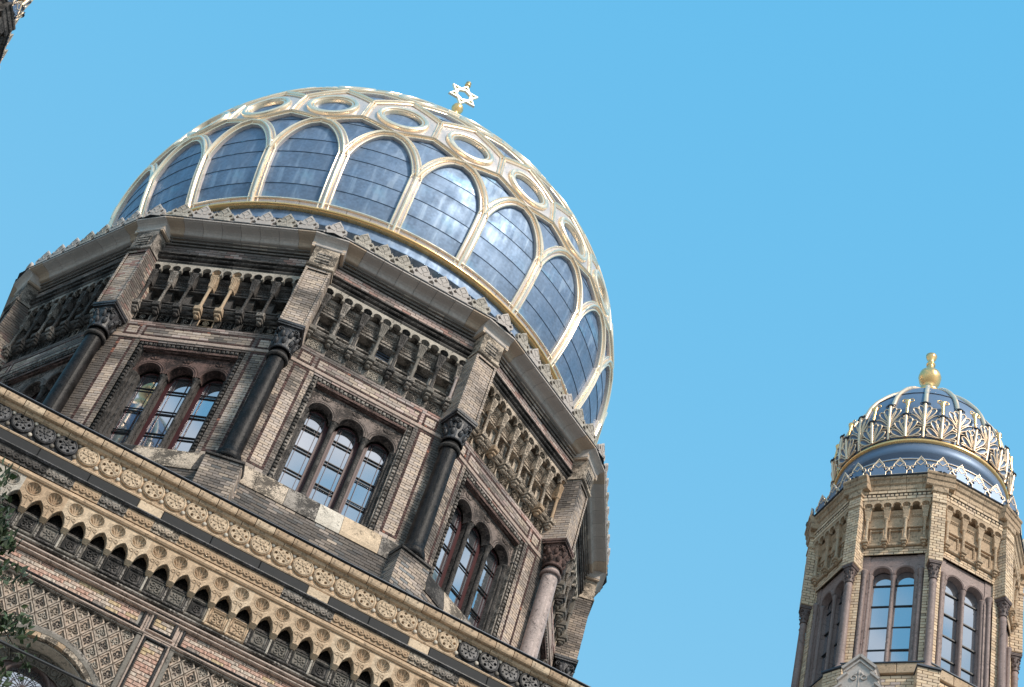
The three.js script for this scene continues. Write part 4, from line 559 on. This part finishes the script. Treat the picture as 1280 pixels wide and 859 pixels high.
// ================================================================= SIDE TOWERS
const TC = [11.411, 9.755], S8 = 45 * RAD;
function sideTower() {
  const t = thing('side_tower', 'octagonal yellow-brick side tower with small palmette-ringed dome standing clear against the sky', 'tower', [TC[0], 0, TC[1]], 'side towers of the front');
  const add = (name, g, m, a = 0, u = 0, y = 0, z = 0, par = null) => put(t, name, g, m, a, u, y, z, par, TC);
  const D = 1.85, hw = D * Math.tan(22.5 * RAD), n = 4, s = 0.375;
  const yp = pal(YELL, 0.8, -0.1, 3), MO = { mortar: [0.12, 0.1, 0.08], L: 0.19, H: 0.07 };
  add('core', G1(new THREE.CylinderGeometry(1.58, 1.58, 10, 8), T(0, -7.1, 0, 0, 22.5 * RAD)), M.cream3);
  const base = add('tower_base', G1(new THREE.CylinderGeometry(2.05, 2.05, GY - 11, 8), T(0, -11 - (GY - 11) / 2, 0, 0, 22.5 * RAD)), M.cream3);
  add('core_cap', G1(new THREE.CylinderGeometry(2.0, 2.1, 0.12, 8), T(0, -2.2, 0, 0, 22.5 * RAD)), M.roof);
  const YC = -2.87, ZF = 1.99, YT = -2.7, sc = scallop(n, s, YT, YC, ZF, 0.07), shG = shellGeo(0.08, 0.055, 5);
  const br = loft4(gb(), [[-3.18, 0.042, 1.8, 1.945], [-3.13, 0.048, 1.8, 1.955], [-3.03, 0.056, 1.8, 1.965], [-2.96, 0.07, 1.8, 1.975], [-2.9, 0.08, 1.8, 1.98]]).build();
  const co = colonnette(0.03, -3.76, -3.18, 1.93), cs = gb().bev(-0.06, 0.06, -3.82, -3.76, 1.82, 1.99, 0.01).bev(-0.045, 0.045, -3.87, -3.82, 1.82, 1.96, 0.01).geo(new THREE.SphereGeometry(0.035, 8, 6), T(0, -3.89, 1.9)).build();
  const hood = gb().box(-hw, hw, -2.79, YT, 1.7, 1.92).sweep([[1.65, -3.32], [1.85, -3.32], [1.86, -3.12], [1.89, -3.02], [1.935, -2.96], [1.65, -2.94]], -hw, hw).box(-hw, hw, -2.95, -2.79, 1.5, 1.66).bev(-hw, hw, -3.36, -3.31, 1.7, 1.87, 0.01).bev(-hw, hw, -3.86, -3.78, 1.7, 1.9, 0.015); for (let i = 0; i < 3; i++) for (let q = 0; q < 4; q++) hood.geo(ring(0.022, 0.008, 4, 7), T((i - 1) * s - 0.075 + q * 0.05, -3.07, 1.88, 0.4)); const hoodG = hood.build();
  const sq = gb().bev(-0.12, 0.12, -3.44, -3.4, 1.7, 1.86, 0.01).bev(-0.12, 0.12, -3.76, -3.72, 1.7, 1.86, 0.01).bev(-0.14, -0.11, -3.76, -3.38, 1.7, 1.86, 0.01).bev(0.11, 0.14, -3.76, -3.38, 1.7, 1.86, 0.01).box(-0.15, 0.15, -3.78, -3.36, 1.7, 1.82).build(), bk = gb().box(-hw, hw, -3.8, -3.3, 1.7, 1.8).build();
  const CP = [[1.7, -2.47], [2.0, -2.47], [2.02, -2.44], [2.02, -2.33], [2.05, -2.31], [2.07, -2.22], [2.1, -2.2], [2.11, -2.165], [2.1, -2.15], [1.7, -2.15]], cbw = 2 * 1.95 * Math.tan(22.5 * RAD) / 5, cor = gb().sweep(CP, -cbw / 2 + 0.004, cbw / 2 - 0.004).build();
  const eave = gb().sweep([[1.7, -2.15], [2.13, -2.15], [2.14, -2.135], [2.13, -2.12], [1.7, -2.12]], -0.86, 0.86).build();
  const LX = [-0.225, 0.225], SP = -4.52, AR = 0.185;
  const sp = new THREE.Shape(); sp.moveTo(-0.5, -4.05); sp.lineTo(-0.5, SP); for (const x of LX) { sp.lineTo(x - AR, SP); sp.absarc(x, SP, AR, Math.PI, 0, true); } sp.lineTo(0.5, SP); sp.lineTo(0.5, -4.05); sp.closePath();
  const ag = gb().geo(extr(sp, 0.14, 0.004, 12), T(0, 0, 1.64)); for (const x of LX) { ag.geo(ring(0.215, 0.018, 6, 18, Math.PI), T(x, SP, 1.785)); ag.geo(ring(0.19, 0.012, 5, 18, Math.PI), T(x, SP, 1.785)); } const archG = ag.build();
  const sh = (y0, y1, r) => [[0, y0], [r * 1.6, y0], [r * 1.6, y0 + 0.06], [r * 1.2, y0 + 0.08], [r * 1.3, y0 + 0.11], [r, y0 + 0.14], [r * 0.95, y1 - 0.2], [r * 1.2, y1 - 0.19], [r * 1.0, y1 - 0.17], [r * 1.15, y1 - 0.1], [r * 1.6, y1 - 0.03], [r * 1.6, y1], [0, y1]];
  const mul = gb().geo(lathe(sh(-6.84, SP, 0.04), 10), T(0, 0, 1.73)).box(-0.03, 0.03, -6.84, SP, 1.6, 1.7).build(), jam = gb().geo(lathe(sh(-6.84, SP, 0.042), 10), T(0, 0, 1.73)).box(-0.045, 0.045, -6.84, SP, 1.6, 1.71).build(), jam2 = gb().geo(lathe(sh(-6.84, -4.45, 0.045), 10), T(0, 0, 1.82)).box(-0.09, 0.075, -6.84, -4.05, 1.6, 1.8).build();
  const yb = [-6.84, -6.28, -5.74, -5.21, -4.69], glz = yb.slice(0, 4).map((y, i) => G1(new THREE.PlaneGeometry(0.38, yb[i + 1] - y), T(0, (y + yb[i + 1]) / 2, 0))), gtop = (() => { const q = new THREE.Shape(); q.moveTo(-0.19, -4.69); q.lineTo(0.19, -4.69); q.lineTo(0.19, SP); q.absarc(0, SP, 0.19, 0, Math.PI, false); q.closePath(); return G1(new THREE.ShapeGeometry(q, 12)); })();
  const rail = gb().box(-0.19, 0.19, -0.014, 0.014, 1.625, 1.65).build();
  const cr = crestShape(0.41, 0.46), crP = gb().geo(extr(cr, 0.035, 0.004, 6), T(0, 0, -0.018)).build();
  const edge = (pts, r, z) => { const g = gb(); for (let i = 0; i < pts.length; i++) { const p = pts[i], q = pts[(i + 1) % pts.length], l = Math.hypot(q.x - p.x, q.y - p.y); if (l < 1e-4) continue; g.geo(new THREE.CylinderGeometry(r, r, l * 1.1, 5, 1), T((p.x + q.x) / 2, (p.y + q.y) / 2, z, 0, 0, Math.atan2(-(q.x - p.x), q.y - p.y))); } return g; };
  const crE = edge(cr.getPoints(6), 0.013, 0.022); { const dm = [[0, 0.22], [0.085, 0.31], [0, 0.4], [-0.085, 0.31]].map(([x, y]) => new THREE.Vector2(x, y)); crE.geo(edge(dm, 0.01, 0.022).build()); for (const e of [-1, 1]) crE.geo(ring(0.06, 0.01, 5, 10, 2.2), T(e * 0.09, 0.17, 0.022, 0, 0, e > 0 ? -0.3 : 1.2)); } const crEG = crE.build();
  const cmats = [M.cream, M.cream3, M.cream];
  for (let k = -3; k <= 4; k++) {
    const a = k * S8; seed = 300 + k * 13; const g = gb();
    for (const e of [-1, 1]) { const X = (p, q) => e < 0 ? [-q, -p] : [p, q]; bricks(g, ...X(0.6, hw), -6.85, -4.05, D, yp, MO); }
    bricks(g, -hw, hw, -4.05, -3.87, D, yp, MO); bricks(g, -hw, hw, -2.7, -2.62, 2.0, yp, MO); bricks(g, -hw, hw, -2.62, -2.54, 2.01, yp, { ...MO, L: 0.09, J: 0.03 }); bricks(g, -hw, hw, -2.54, -2.47, 2.02, yp, MO); bricks(g, -hw - 0.02, hw + 0.02, -11, -7.12, 1.92, pal([...YELL, PINK[2]], 0.8, -0.06, 7), MO);
    stuff(add('brickwork', g.build(true), M.brick, a));
    add('hood_course', hoodG, M.cream, a); add('panel_backing', bk, M.cream, a); add('scalloped_band', sc, M.cream, a);
    for (let i = 0; i < n; i++) { const u = (i - 1.5) * s, m = cmats[i % 3]; const b = add('bracket', br, m, a, u); add('shell', shG, m, a, u, YC, ZF - 0.01, b); add('colonnette', co, i % 2 ? M.cream : M.cream2, a, u); add('console', cs, m, a, u); }
    for (let i = 0; i < 3; i++) add('square_panel', sq, cmats[i], a, (i - 1) * s);
    for (let i = 0; i < 5; i++) add('cornice_block', cor, R() < 0.5 ? M.cream3 : M.cream, a, (i - 2) * cbw);
    add('gutter_edge', eave, M.roof, a);
    const w = add('window', archG, M.mauveT, a); add('mullion', mul, M.mauveT, a, 0, 0, 0, w); for (const e of [-1, 1]) { add('jamb_shaft', jam, M.mauveT, a, e * 0.44, 0, 0, w); add('jamb_shaft', jam2, M.mauveT, a, e * 0.535, 0, 0, w); }
    for (const x of LX) { [...glz, gtop].forEach(q => { const p = add('pane', q, M.glass, a, x, 0, 1.63, w); p.rotateY(rr(-0.012, 0.012)); p.rotateX(rr(-0.002, 0.002)); }); for (const y of yb.slice(1)) add('rail', rail, M.bar, a, x, y, 0, w); }
    for (let i = 0; i < 3; i++) add('sill_block', gb().bev(-hw + i * hw * 2 / 3 + 0.004, -hw + (i + 1) * hw * 2 / 3 - 0.004, -7.1, -6.87, 1.6, 1.97, 0.01).build(), cmats[i], a);
    add('sill_edge', gb().sweep([[1.6, -6.87], [1.99, -6.87], [1.99, -6.85], [1.9, -6.84], [1.6, -6.84]], -hw, hw).build(), M.leadD, a);
    for (let i = -1; i <= 1; i++) { const c = add('crest_leaf', crP, M.leadP, a, i * 0.42, -2.08, 2.06); add('gilt_edge', crEG, M.goldT, a, i * 0.42, -2.08, 2.06, c); }
    // corner pier
    const b = a + S8 / 2, pg = gb(); bricks(pg, -0.135, 0.135, -4.4, -2.5, 2.18, yp, { ...MO, L: 0.135 }); for (const e of [-1, 1]) { const sg = gb(); bricks(sg, -0.45, 0, -4.4, -2.5, 0.135, yp, { ...MO, L: 0.15 }); const q = sg.build(true); q.applyMatrix4(T(0, 0, e > 0 ? 1.73 : 2.18, 0, e * Math.PI / 2, 0)); const P = q.attributes.position.array, N = q.attributes.normal.array, C = q.attributes.color.array; for (let i = 0; i < P.length; i++) { pg.p.push(P[i]); pg.n.push(N[i]); pg.c.push(C[i]); } }
    bricks(pg, -0.2, 0.2, -11, -7.12, 2.26, yp, MO); for (const e of [-1, 1]) { const sg = gb(); bricks(sg, -0.5, 0, -11, -7.12, 0.2, yp, MO); const q = sg.build(true); q.applyMatrix4(T(0, 0, e > 0 ? 1.76 : 2.26, 0, e * Math.PI / 2, 0)); const P = q.attributes.position.array, N = q.attributes.normal.array, C = q.attributes.color.array; for (let i = 0; i < P.length; i++) { pg.p.push(P[i]); pg.n.push(N[i]); pg.c.push(C[i]); } }
    stuff(add('pier_brickwork', pg.build(true), M.brick, b));
    add('pier_soffit', gb().box(-0.13, 0.13, -4.42, -4.4, 1.8, 2.175).build(), M.cream3, b);
    add('pier_cap', gb().bev(-0.15, 0.15, -2.9, -2.86, 1.7, 2.2, 0.01).bev(-0.16, 0.16, -2.62, -2.47, 1.7, 2.21, 0.012).build(), M.cream, b);
    add('pier_cornice', gb().sweep([[1.7, -2.47], [2.2, -2.47], [2.22, -2.44], [2.22, -2.33], [2.24, -2.31], [2.25, -2.22], [2.27, -2.2], [2.28, -2.165], [2.27, -2.13], [1.7, -2.13]], -0.28, 0.28).build(), M.cream3, b);
    const c2 = add('crest_leaf', crP, M.leadP, b, 0, -2.12, 2.2); add('gilt_edge', crEG, M.goldT, b, 0, -2.12, 2.2, c2);
    add('column', G1(lathe([[0, -7.1], [0.12, -7.1], [0.12, -7.0], [0.1, -6.98], [0.11, -6.94], [0.08, -6.9], [0.076, -6.7], [0.066, -5.0], [0.08, -4.98], [0.066, -4.95], [0.068, -4.82], [0, -4.82]], 14), T(0, 0, 2.07)), M.mauveT, b);
    add('capital', gb().geo(capitalGeo(0.07, 0.105, -4.84, -4.42), T(0, 0, 2.07)).build(), M.mauveD, b);
    add('plinth_cap', gb().box(-0.22, 0.22, -7.12, -7.085, 1.7, 2.3).build(), M.leadD, b);
  }
  // stepped gable in front of the street corner
  { const g = gb(), st = [[0.0, 0.0], [0.1, -0.1], [0.2, -0.2], [0.31, -0.31]]; const gs = poly([[-0.44, -0.86], [0.44, -0.86], [0.44, -0.74], [0.27, -0.6], [0.35, -0.57], [0.35, -0.5], [0.2, -0.36], [0.28, -0.34], [0.28, -0.27], [0, 0.0], [-0.28, -0.27], [-0.28, -0.34], [-0.2, -0.36], [-0.35, -0.5], [-0.35, -0.57], [-0.27, -0.6], [-0.44, -0.74]]); g.geo(extr(gs, 0.3, 0.01)); for (const e of [-1, 1]) { g.geo(new THREE.BoxGeometry(0.42, 0.05, 0.4), T(e * 0.15, -0.11, 0.16, 0, 0, -e * 0.77)); g.geo(new THREE.BoxGeometry(0.34, 0.03, 0.36), T(e * 0.12, -0.19, 0.16, 0, 0, -e * 0.77)); g.geo(ring(0.05, 0.014, 5, 12), T(e * 0.09, -0.46, 0.32)); g.geo(new THREE.SphereGeometry(0.035, 6, 5), T(e * 0.05, -0.36, 0.31, 0, 0, e * 0.6, [0.7, 1.6, 0.6])); g.geo(new THREE.BoxGeometry(0.22, 0.04, 0.4), T(e * 0.29, -0.44, 0.16, 0, 0, -e * 0.77)); g.geo(new THREE.BoxGeometry(0.2, 0.04, 0.4), T(e * 0.37, -0.67, 0.16, 0, 0, -e * 0.77)); } g.geo(new THREE.SphereGeometry(0.045, 8, 6), T(0, -0.34, 0.31, 0, 0, 0, [0.8, 1.4, 0.6])); g.geo(new THREE.CylinderGeometry(0.012, 0.012, 0.35, 6), T(0, -0.55, 0.31)); g.box(-0.3, 0.3, -4, -0.75, 0.02, 0.28);
    add('stepped_gable', g.build(), M.corniceB, -S8, -0.24, -7.28, 2.3); }
  // little dome ----------------------------------------------------
  const pr = [[1.74, -0.78], [1.775, -0.5], [1.79, -0.1], [1.765, 0.25], [1.68, 0.6], [1.54, 0.95], [1.36, 1.26], [1.13, 1.6], [0.86, 1.93], [0.58, 2.2], [0.32, 2.42], [0.15, 2.55]], cv = new THREE.CatmullRomCurve3(pr.map(([r, y]) => new THREE.Vector3(r, y, 0))).getSpacedPoints(60);
  const rAt = y => { for (let i = 1; i < cv.length; i++) if (cv[i].y >= y) return mix(cv[i - 1].x, cv[i].x, (y - cv[i - 1].y) / (cv[i].y - cv[i - 1].y)); return 0.1; };
  const dm = add('small_dome', G1(lathe(cv.map(v => [v.x - 0.03, v.y]), 48)), M.leadP);
  add('seam', G1(ring(1.47, 0.012, 4, 48), T(0, 1.05, 0, Math.PI / 2)), M.leadD, 0, 0, 0, 0, dm);
  add('gold_ring', G1(lathe([[1.6, -0.86], [1.79, -0.86], [1.83, -0.83], [1.84, -0.79], [1.82, -0.75], [1.7, -0.73]], 64)), M.goldD, 0, 0, 0, 0, dm);
  add('dome_base', G1(lathe([[1.9, -2.1], [1.92, -1.6], [1.95, -1.54], [1.95, -1.47], [1.7, -1.46], [1.62, -1.4], [1.62, -1.15], [1.79, -1.13], [1.79, -0.84], [1.6, -0.84]], 64)), M.leadP, 0, 0, 0, 0, dm);
  add('gilt_line', G1(ring(1.957, 0.014, 5, 64), T(0, -1.52, 0, Math.PI / 2)), M.goldT, 0, 0, 0, 0, dm);
  const rp = cv.filter(v => v.y > 0.1).map(v => new THREE.Vector3(0, v.y, v.x)), rib = G1(new THREE.TubeGeometry(new THREE.CatmullRomCurve3(rp), 24, 0.05, 7));
  const palm = (h, w, nl, bud) => { // fan of leaves on a stem, lying on the dome skin; local x sideways, bent round the dome
    const e = gb(), b = gb(), q = []; const map = (x, y, d) => { const r = rAt(Math.min(2, -0.74 + y)) + d + 0.02 + 0.03 * Math.pow(Math.max(0, y / h), 3); const a = x / 1.8; return [r * Math.sin(a), -0.74 + y, r * Math.cos(a)]; };
    for (let j = -nl; j <= nl; j++) { if (!j) continue; const p = Math.abs(j), sg = Math.sign(j), a = sg * [0, 0.22, 0.52, 0.86, 1.2][p], oy = h - [0, 0.5, 0.52, 0.54, 0.56][p] + (p > 2 ? -0.03 * p : 0), L = [0, 0.43, 0.42, 0.39, 0.33][p], W = w * 0.3, pts = []; for (let i = 0; i < 12; i++) { const t = i / 12 * Math.PI * 2, lx = W * Math.sin(t) * (0.62 - 0.38 * Math.cos(t)), ly = L * (0.5 - 0.5 * Math.cos(t)); pts.push(new THREE.Vector3(...map(lx * Math.cos(a) + ly * Math.sin(a), Math.max(0.02, oy - lx * Math.sin(a) + ly * Math.cos(a)), 0.01 + 0.03 * ly / L + 0.006 * p))); } e.geo(new THREE.TubeGeometry(new THREE.CatmullRomCurve3(pts, true), 16, 0.015, 5, true)); const m = pts.reduce((u, v) => u.add(v.clone().multiplyScalar(1 / 12)), new THREE.Vector3()), ml = Math.hypot(m.x, m.z); m.x *= (ml - 0.03) / ml; m.z *= (ml - 0.03) / ml; for (let i = 0; i < 12; i++) b.tri(m.toArray(), pts[i].toArray(), pts[(i + 1) % 12].toArray()); }
    const stem = [0, 0.25, 0.5, 0.75, 1].map(v => new THREE.Vector3(...map(0, v * h, 0.05))); e.geo(new THREE.TubeGeometry(new THREE.CatmullRomCurve3(stem), 10, 0.036, 6));
    const knob = gb().geo(new THREE.SphereGeometry(0.05, 8, 6), T(...map(0, h * 1.0, 0.06), 0, 0, 0, [1.5, 0.55, 0.9])); for (const s of [-1, 1]) knob.geo(ring(0.028, 0.013, 5, 10), T(...map(s * 0.075, h * 0.99, 0.05)));
    return [e.build(), b.build(), knob.build()]; };
  const up = palm(1.02, 0.27, 4), lo = palm(0.6, 0.27, 4);
  const budG = gb().geo(lathe([[0.0, -0.3], [0.03, -0.3], [0.035, 0.0], [0.07, 0.1], [0.06, 0.13], [0, 0.14]], 8), T(0, 0.25, 1.85, -0.1)).geo(ring(0.05, 0.012, 5, 8), T(-0.07, 0.4, 1.83)).geo(ring(0.05, 0.012, 5, 8), T(0.07, 0.4, 1.83)).build();
  for (let k = 0; k < 16; k++) {
    const a = (k * 22.5 + 11.25) * RAD, b = k * 22.5 * RAD; add('gilt_rib', rib, M.goldT, a, 0, 0, 0, dm);
    const p = add('palmette', up[0], M.goldT, a); add('leaf_blades', up[1], M.leadP, a, 0, 0, 0, p); add('knob', up[2], M.leadD, a, 0, 0, 0, p);
    const q = add('palmette', lo[0], M.goldT, b, 0, 0, 0.035); add('leaf_blades', lo[1], M.leadP, b, 0, 0, 0.035, q); add('knob', lo[2], M.leadD, b, 0, 0, 0.035, q); add('bud', budG, M.goldD, b, 0, 0, 0, q);
  }
  add('finial', G1(lathe([[0.2, 2.4], [0.22, 2.62], [0.27, 2.66], [0.27, 2.74], [0.16, 2.8], [0.12, 2.86], [0.18, 2.95], [0.27, 3.06], [0.3, 3.2], [0.27, 3.32], [0.18, 3.4], [0.1, 3.48], [0.085, 3.62], [0.12, 3.64], [0.12, 3.68], [0.075, 3.71], [0.08, 3.8], [0.13, 3.88], [0.15, 3.96], [0.1, 3.94], [0, 4.05]], 24)), M.goldD).scale.set(0.86, 1, 0.86);
  return t;
}
const towerR = sideTower();
const towerL = towerR.clone(); towerL.name = numbered('side_tower'); towerL.position.x = -TC[0]; towerL.userData = { ...towerR.userData, label: 'dark side tower whose eave corner juts in from the frame edge, nearer the leafy tree' }; scene.add(towerL); towerL.traverse(o => { if (o.isMesh && [M.cream, M.cream2, M.cream3].includes(o.material)) o.material = M.sootyD; });  // left tower: every cream stone swapped for a much darker stone
towerL.userData.label = 'side tower with gilded cresting rising beyond the leafy tree end of the facade';

// ================================================================= STREET TREE
{
  seed = 777; const t = thing('street_tree', 'leafy green street tree whose twigs reach up in front of the facade', 'tree', [-6.25, 0, 15.2]);
  const bark = std([0.09, 0.07, 0.055], { bumpMap: stoneB, bumpScale: 0.02 }), leafM = new THREE.MeshPhysicalMaterial({ color: lin(0.035, 0.062, 0.022), roughness: 0.75, transmission: 0.25, thickness: 0, side: THREE.DoubleSide, vertexColors: true });
  const H = 13.1, C = new THREE.Vector3(0, 12.1, 0), crown = new THREE.Vector3(2.6, 3.0, 2.6);
  const trunk = gb(); const tube = (g, a, b, r0, r1, n = 7) => { const m = a.clone().lerp(b, 0.5).add(new THREE.Vector3(rr(-0.15, 0.15), 0, rr(-0.15, 0.15)).multiplyScalar(a.distanceTo(b) * 0.3)); const c = new THREE.CatmullRomCurve3([a, m, b]), q = new THREE.TubeGeometry(c, 6, 1, n), P = q.attributes.position; for (let i = 0; i <= 6; i++) { const ctr = c.getPoint(i / 6), r = mix(r0, r1, i / 6); for (let j = 0; j <= n; j++) { const id = i * (n + 1) + j, v = new THREE.Vector3().fromBufferAttribute(P, id).sub(ctr).normalize().multiplyScalar(r).add(ctr); P.setXYZ(id, v.x, v.y, v.z); } } g.geo(q); };
  tube(trunk, new THREE.Vector3(0, 0, 0), new THREE.Vector3(0.1, 5, 0), 0.24, 0.17, 12); tube(trunk, new THREE.Vector3(0.1, 5, 0), new THREE.Vector3(0, 14, 0.1), 0.17, 0.04, 10);
  put(t, 'trunk', trunk.build(), bark, 0, 0, -GY, 0, null, [-6.25, 15.2]);
  const limbs = gb(), leaves = gb();
  const leafAt = (p, d, sz) => { const q = new THREE.Quaternion().setFromEuler(new THREE.Euler(rr(-1.2, 1.2), rr(0, 6.3), rr(-1.2, 1.2))), v = (x, y, z) => new THREE.Vector3(x * sz, y * sz, z * sz).applyQuaternion(q).add(p).toArray(); const k = rr(0.6, 1.5); leaves.col = [k * rr(0.85, 1.2), k, k * rr(0.8, 1.1)]; const A = v(0, 0, 0), B = v(0.3, 0.42, 0.06), D = v(0, 1, -0.08), E2 = v(-0.3, 0.42, 0.06), M0 = v(0, 0.45, -0.03); leaves.tri(A, B, M0); leaves.tri(B, D, M0); leaves.tri(D, E2, M0); leaves.tri(E2, A, M0); };
  for (let i = 0; i < 64; i++) {
    const a = rr(0, 6.283), e = rr(-0.9, 1.3), s = new THREE.Vector3(0.05, mix(6.5, 13, Math.pow(R(), 0.8)), 0), end = new THREE.Vector3(Math.cos(a) * Math.cos(e) * crown.x, C.y + Math.sin(e) * crown.y * 0.95, Math.sin(a) * Math.cos(e) * crown.z).multiplyScalar(1); end.y = Math.max(end.y, s.y + 0.4); tube(limbs, s, end, 0.06, 0.012, 6);
    for (let j = 0; j < 16; j++) { const b = s.clone().lerp(end, rr(0.35, 1)), w = b.clone().add(new THREE.Vector3(rr(-1, 1), rr(-0.4, 0.9), rr(-1, 1)).multiplyScalar(0.75)); tube(limbs, b, w, 0.012, 0.004, 4); for (let l = 0; l < 52; l++) leafAt(b.clone().lerp(w, rr(0.1, 1.1)).add(new THREE.Vector3(rr(-0.1, 0.1), rr(-0.1, 0.1), rr(-0.1, 0.1))), 0, rr(0.085, 0.14)); }
  }
  put(t, 'limbs', limbs.build(), bark, 0, 0, -GY, 0, null, [-6.25, 15.2]);
  stuff(put(t, 'crown', leaves.build(true), leafM, 0, 0, -GY, 0, null, [-6.25, 15.2]));
}

// ================================================================= OVERHEAD CABLE
{ const A = new THREE.Vector3(-3.716, GY - 18.134, 17), B = new THREE.Vector3(-2.665, GY - 18.126, 17), d = B.clone().sub(A); const p = A.clone().addScaledVector(d, -30), q = A.clone().addScaledVector(d, 30); const g = G1(new THREE.CylinderGeometry(0.017, 0.017, p.distanceTo(q), 8)); const m = new THREE.Mesh(g, M.bar); m.name = 'overhead_cable'; m.position.copy(p).lerp(q, 0.5); m.quaternion.setFromUnitVectors(new THREE.Vector3(0, 1, 0), d.clone().normalize()); m.userData = { label: 'thin black overhead street cable crossing in front of the arched window', category: 'cable' }; scene.add(m); }

// ================================================================= GROUND
{
  const g = new THREE.Mesh(new THREE.PlaneGeometry(4000, 4000).rotateX(-Math.PI / 2), std([0.26, 0.25, 0.235])); g.name = 'ground'; g.userData.kind = 'structure'; scene.add(g);
  const road = new THREE.Mesh(new THREE.PlaneGeometry(400, 9).rotateX(-Math.PI / 2).translate(0, 0.004, 25), std([0.06, 0.06, 0.062])); road.name = 'road'; road.userData.kind = 'structure'; scene.add(road);
  for (const z of [17.5, 32.5]) { const p = new THREE.Mesh(new THREE.BoxGeometry(400, 0.13, 6).translate(0, 0.069, z), stone([0.42, 0.4, 0.38])); p.name = numbered('pavement'); p.userData.kind = 'structure'; scene.add(p); }
}
scene.traverse(o => { if (o.isMesh) { o.castShadow = true; o.receiveShadow = true; } });
renderer.render(scene, camera);
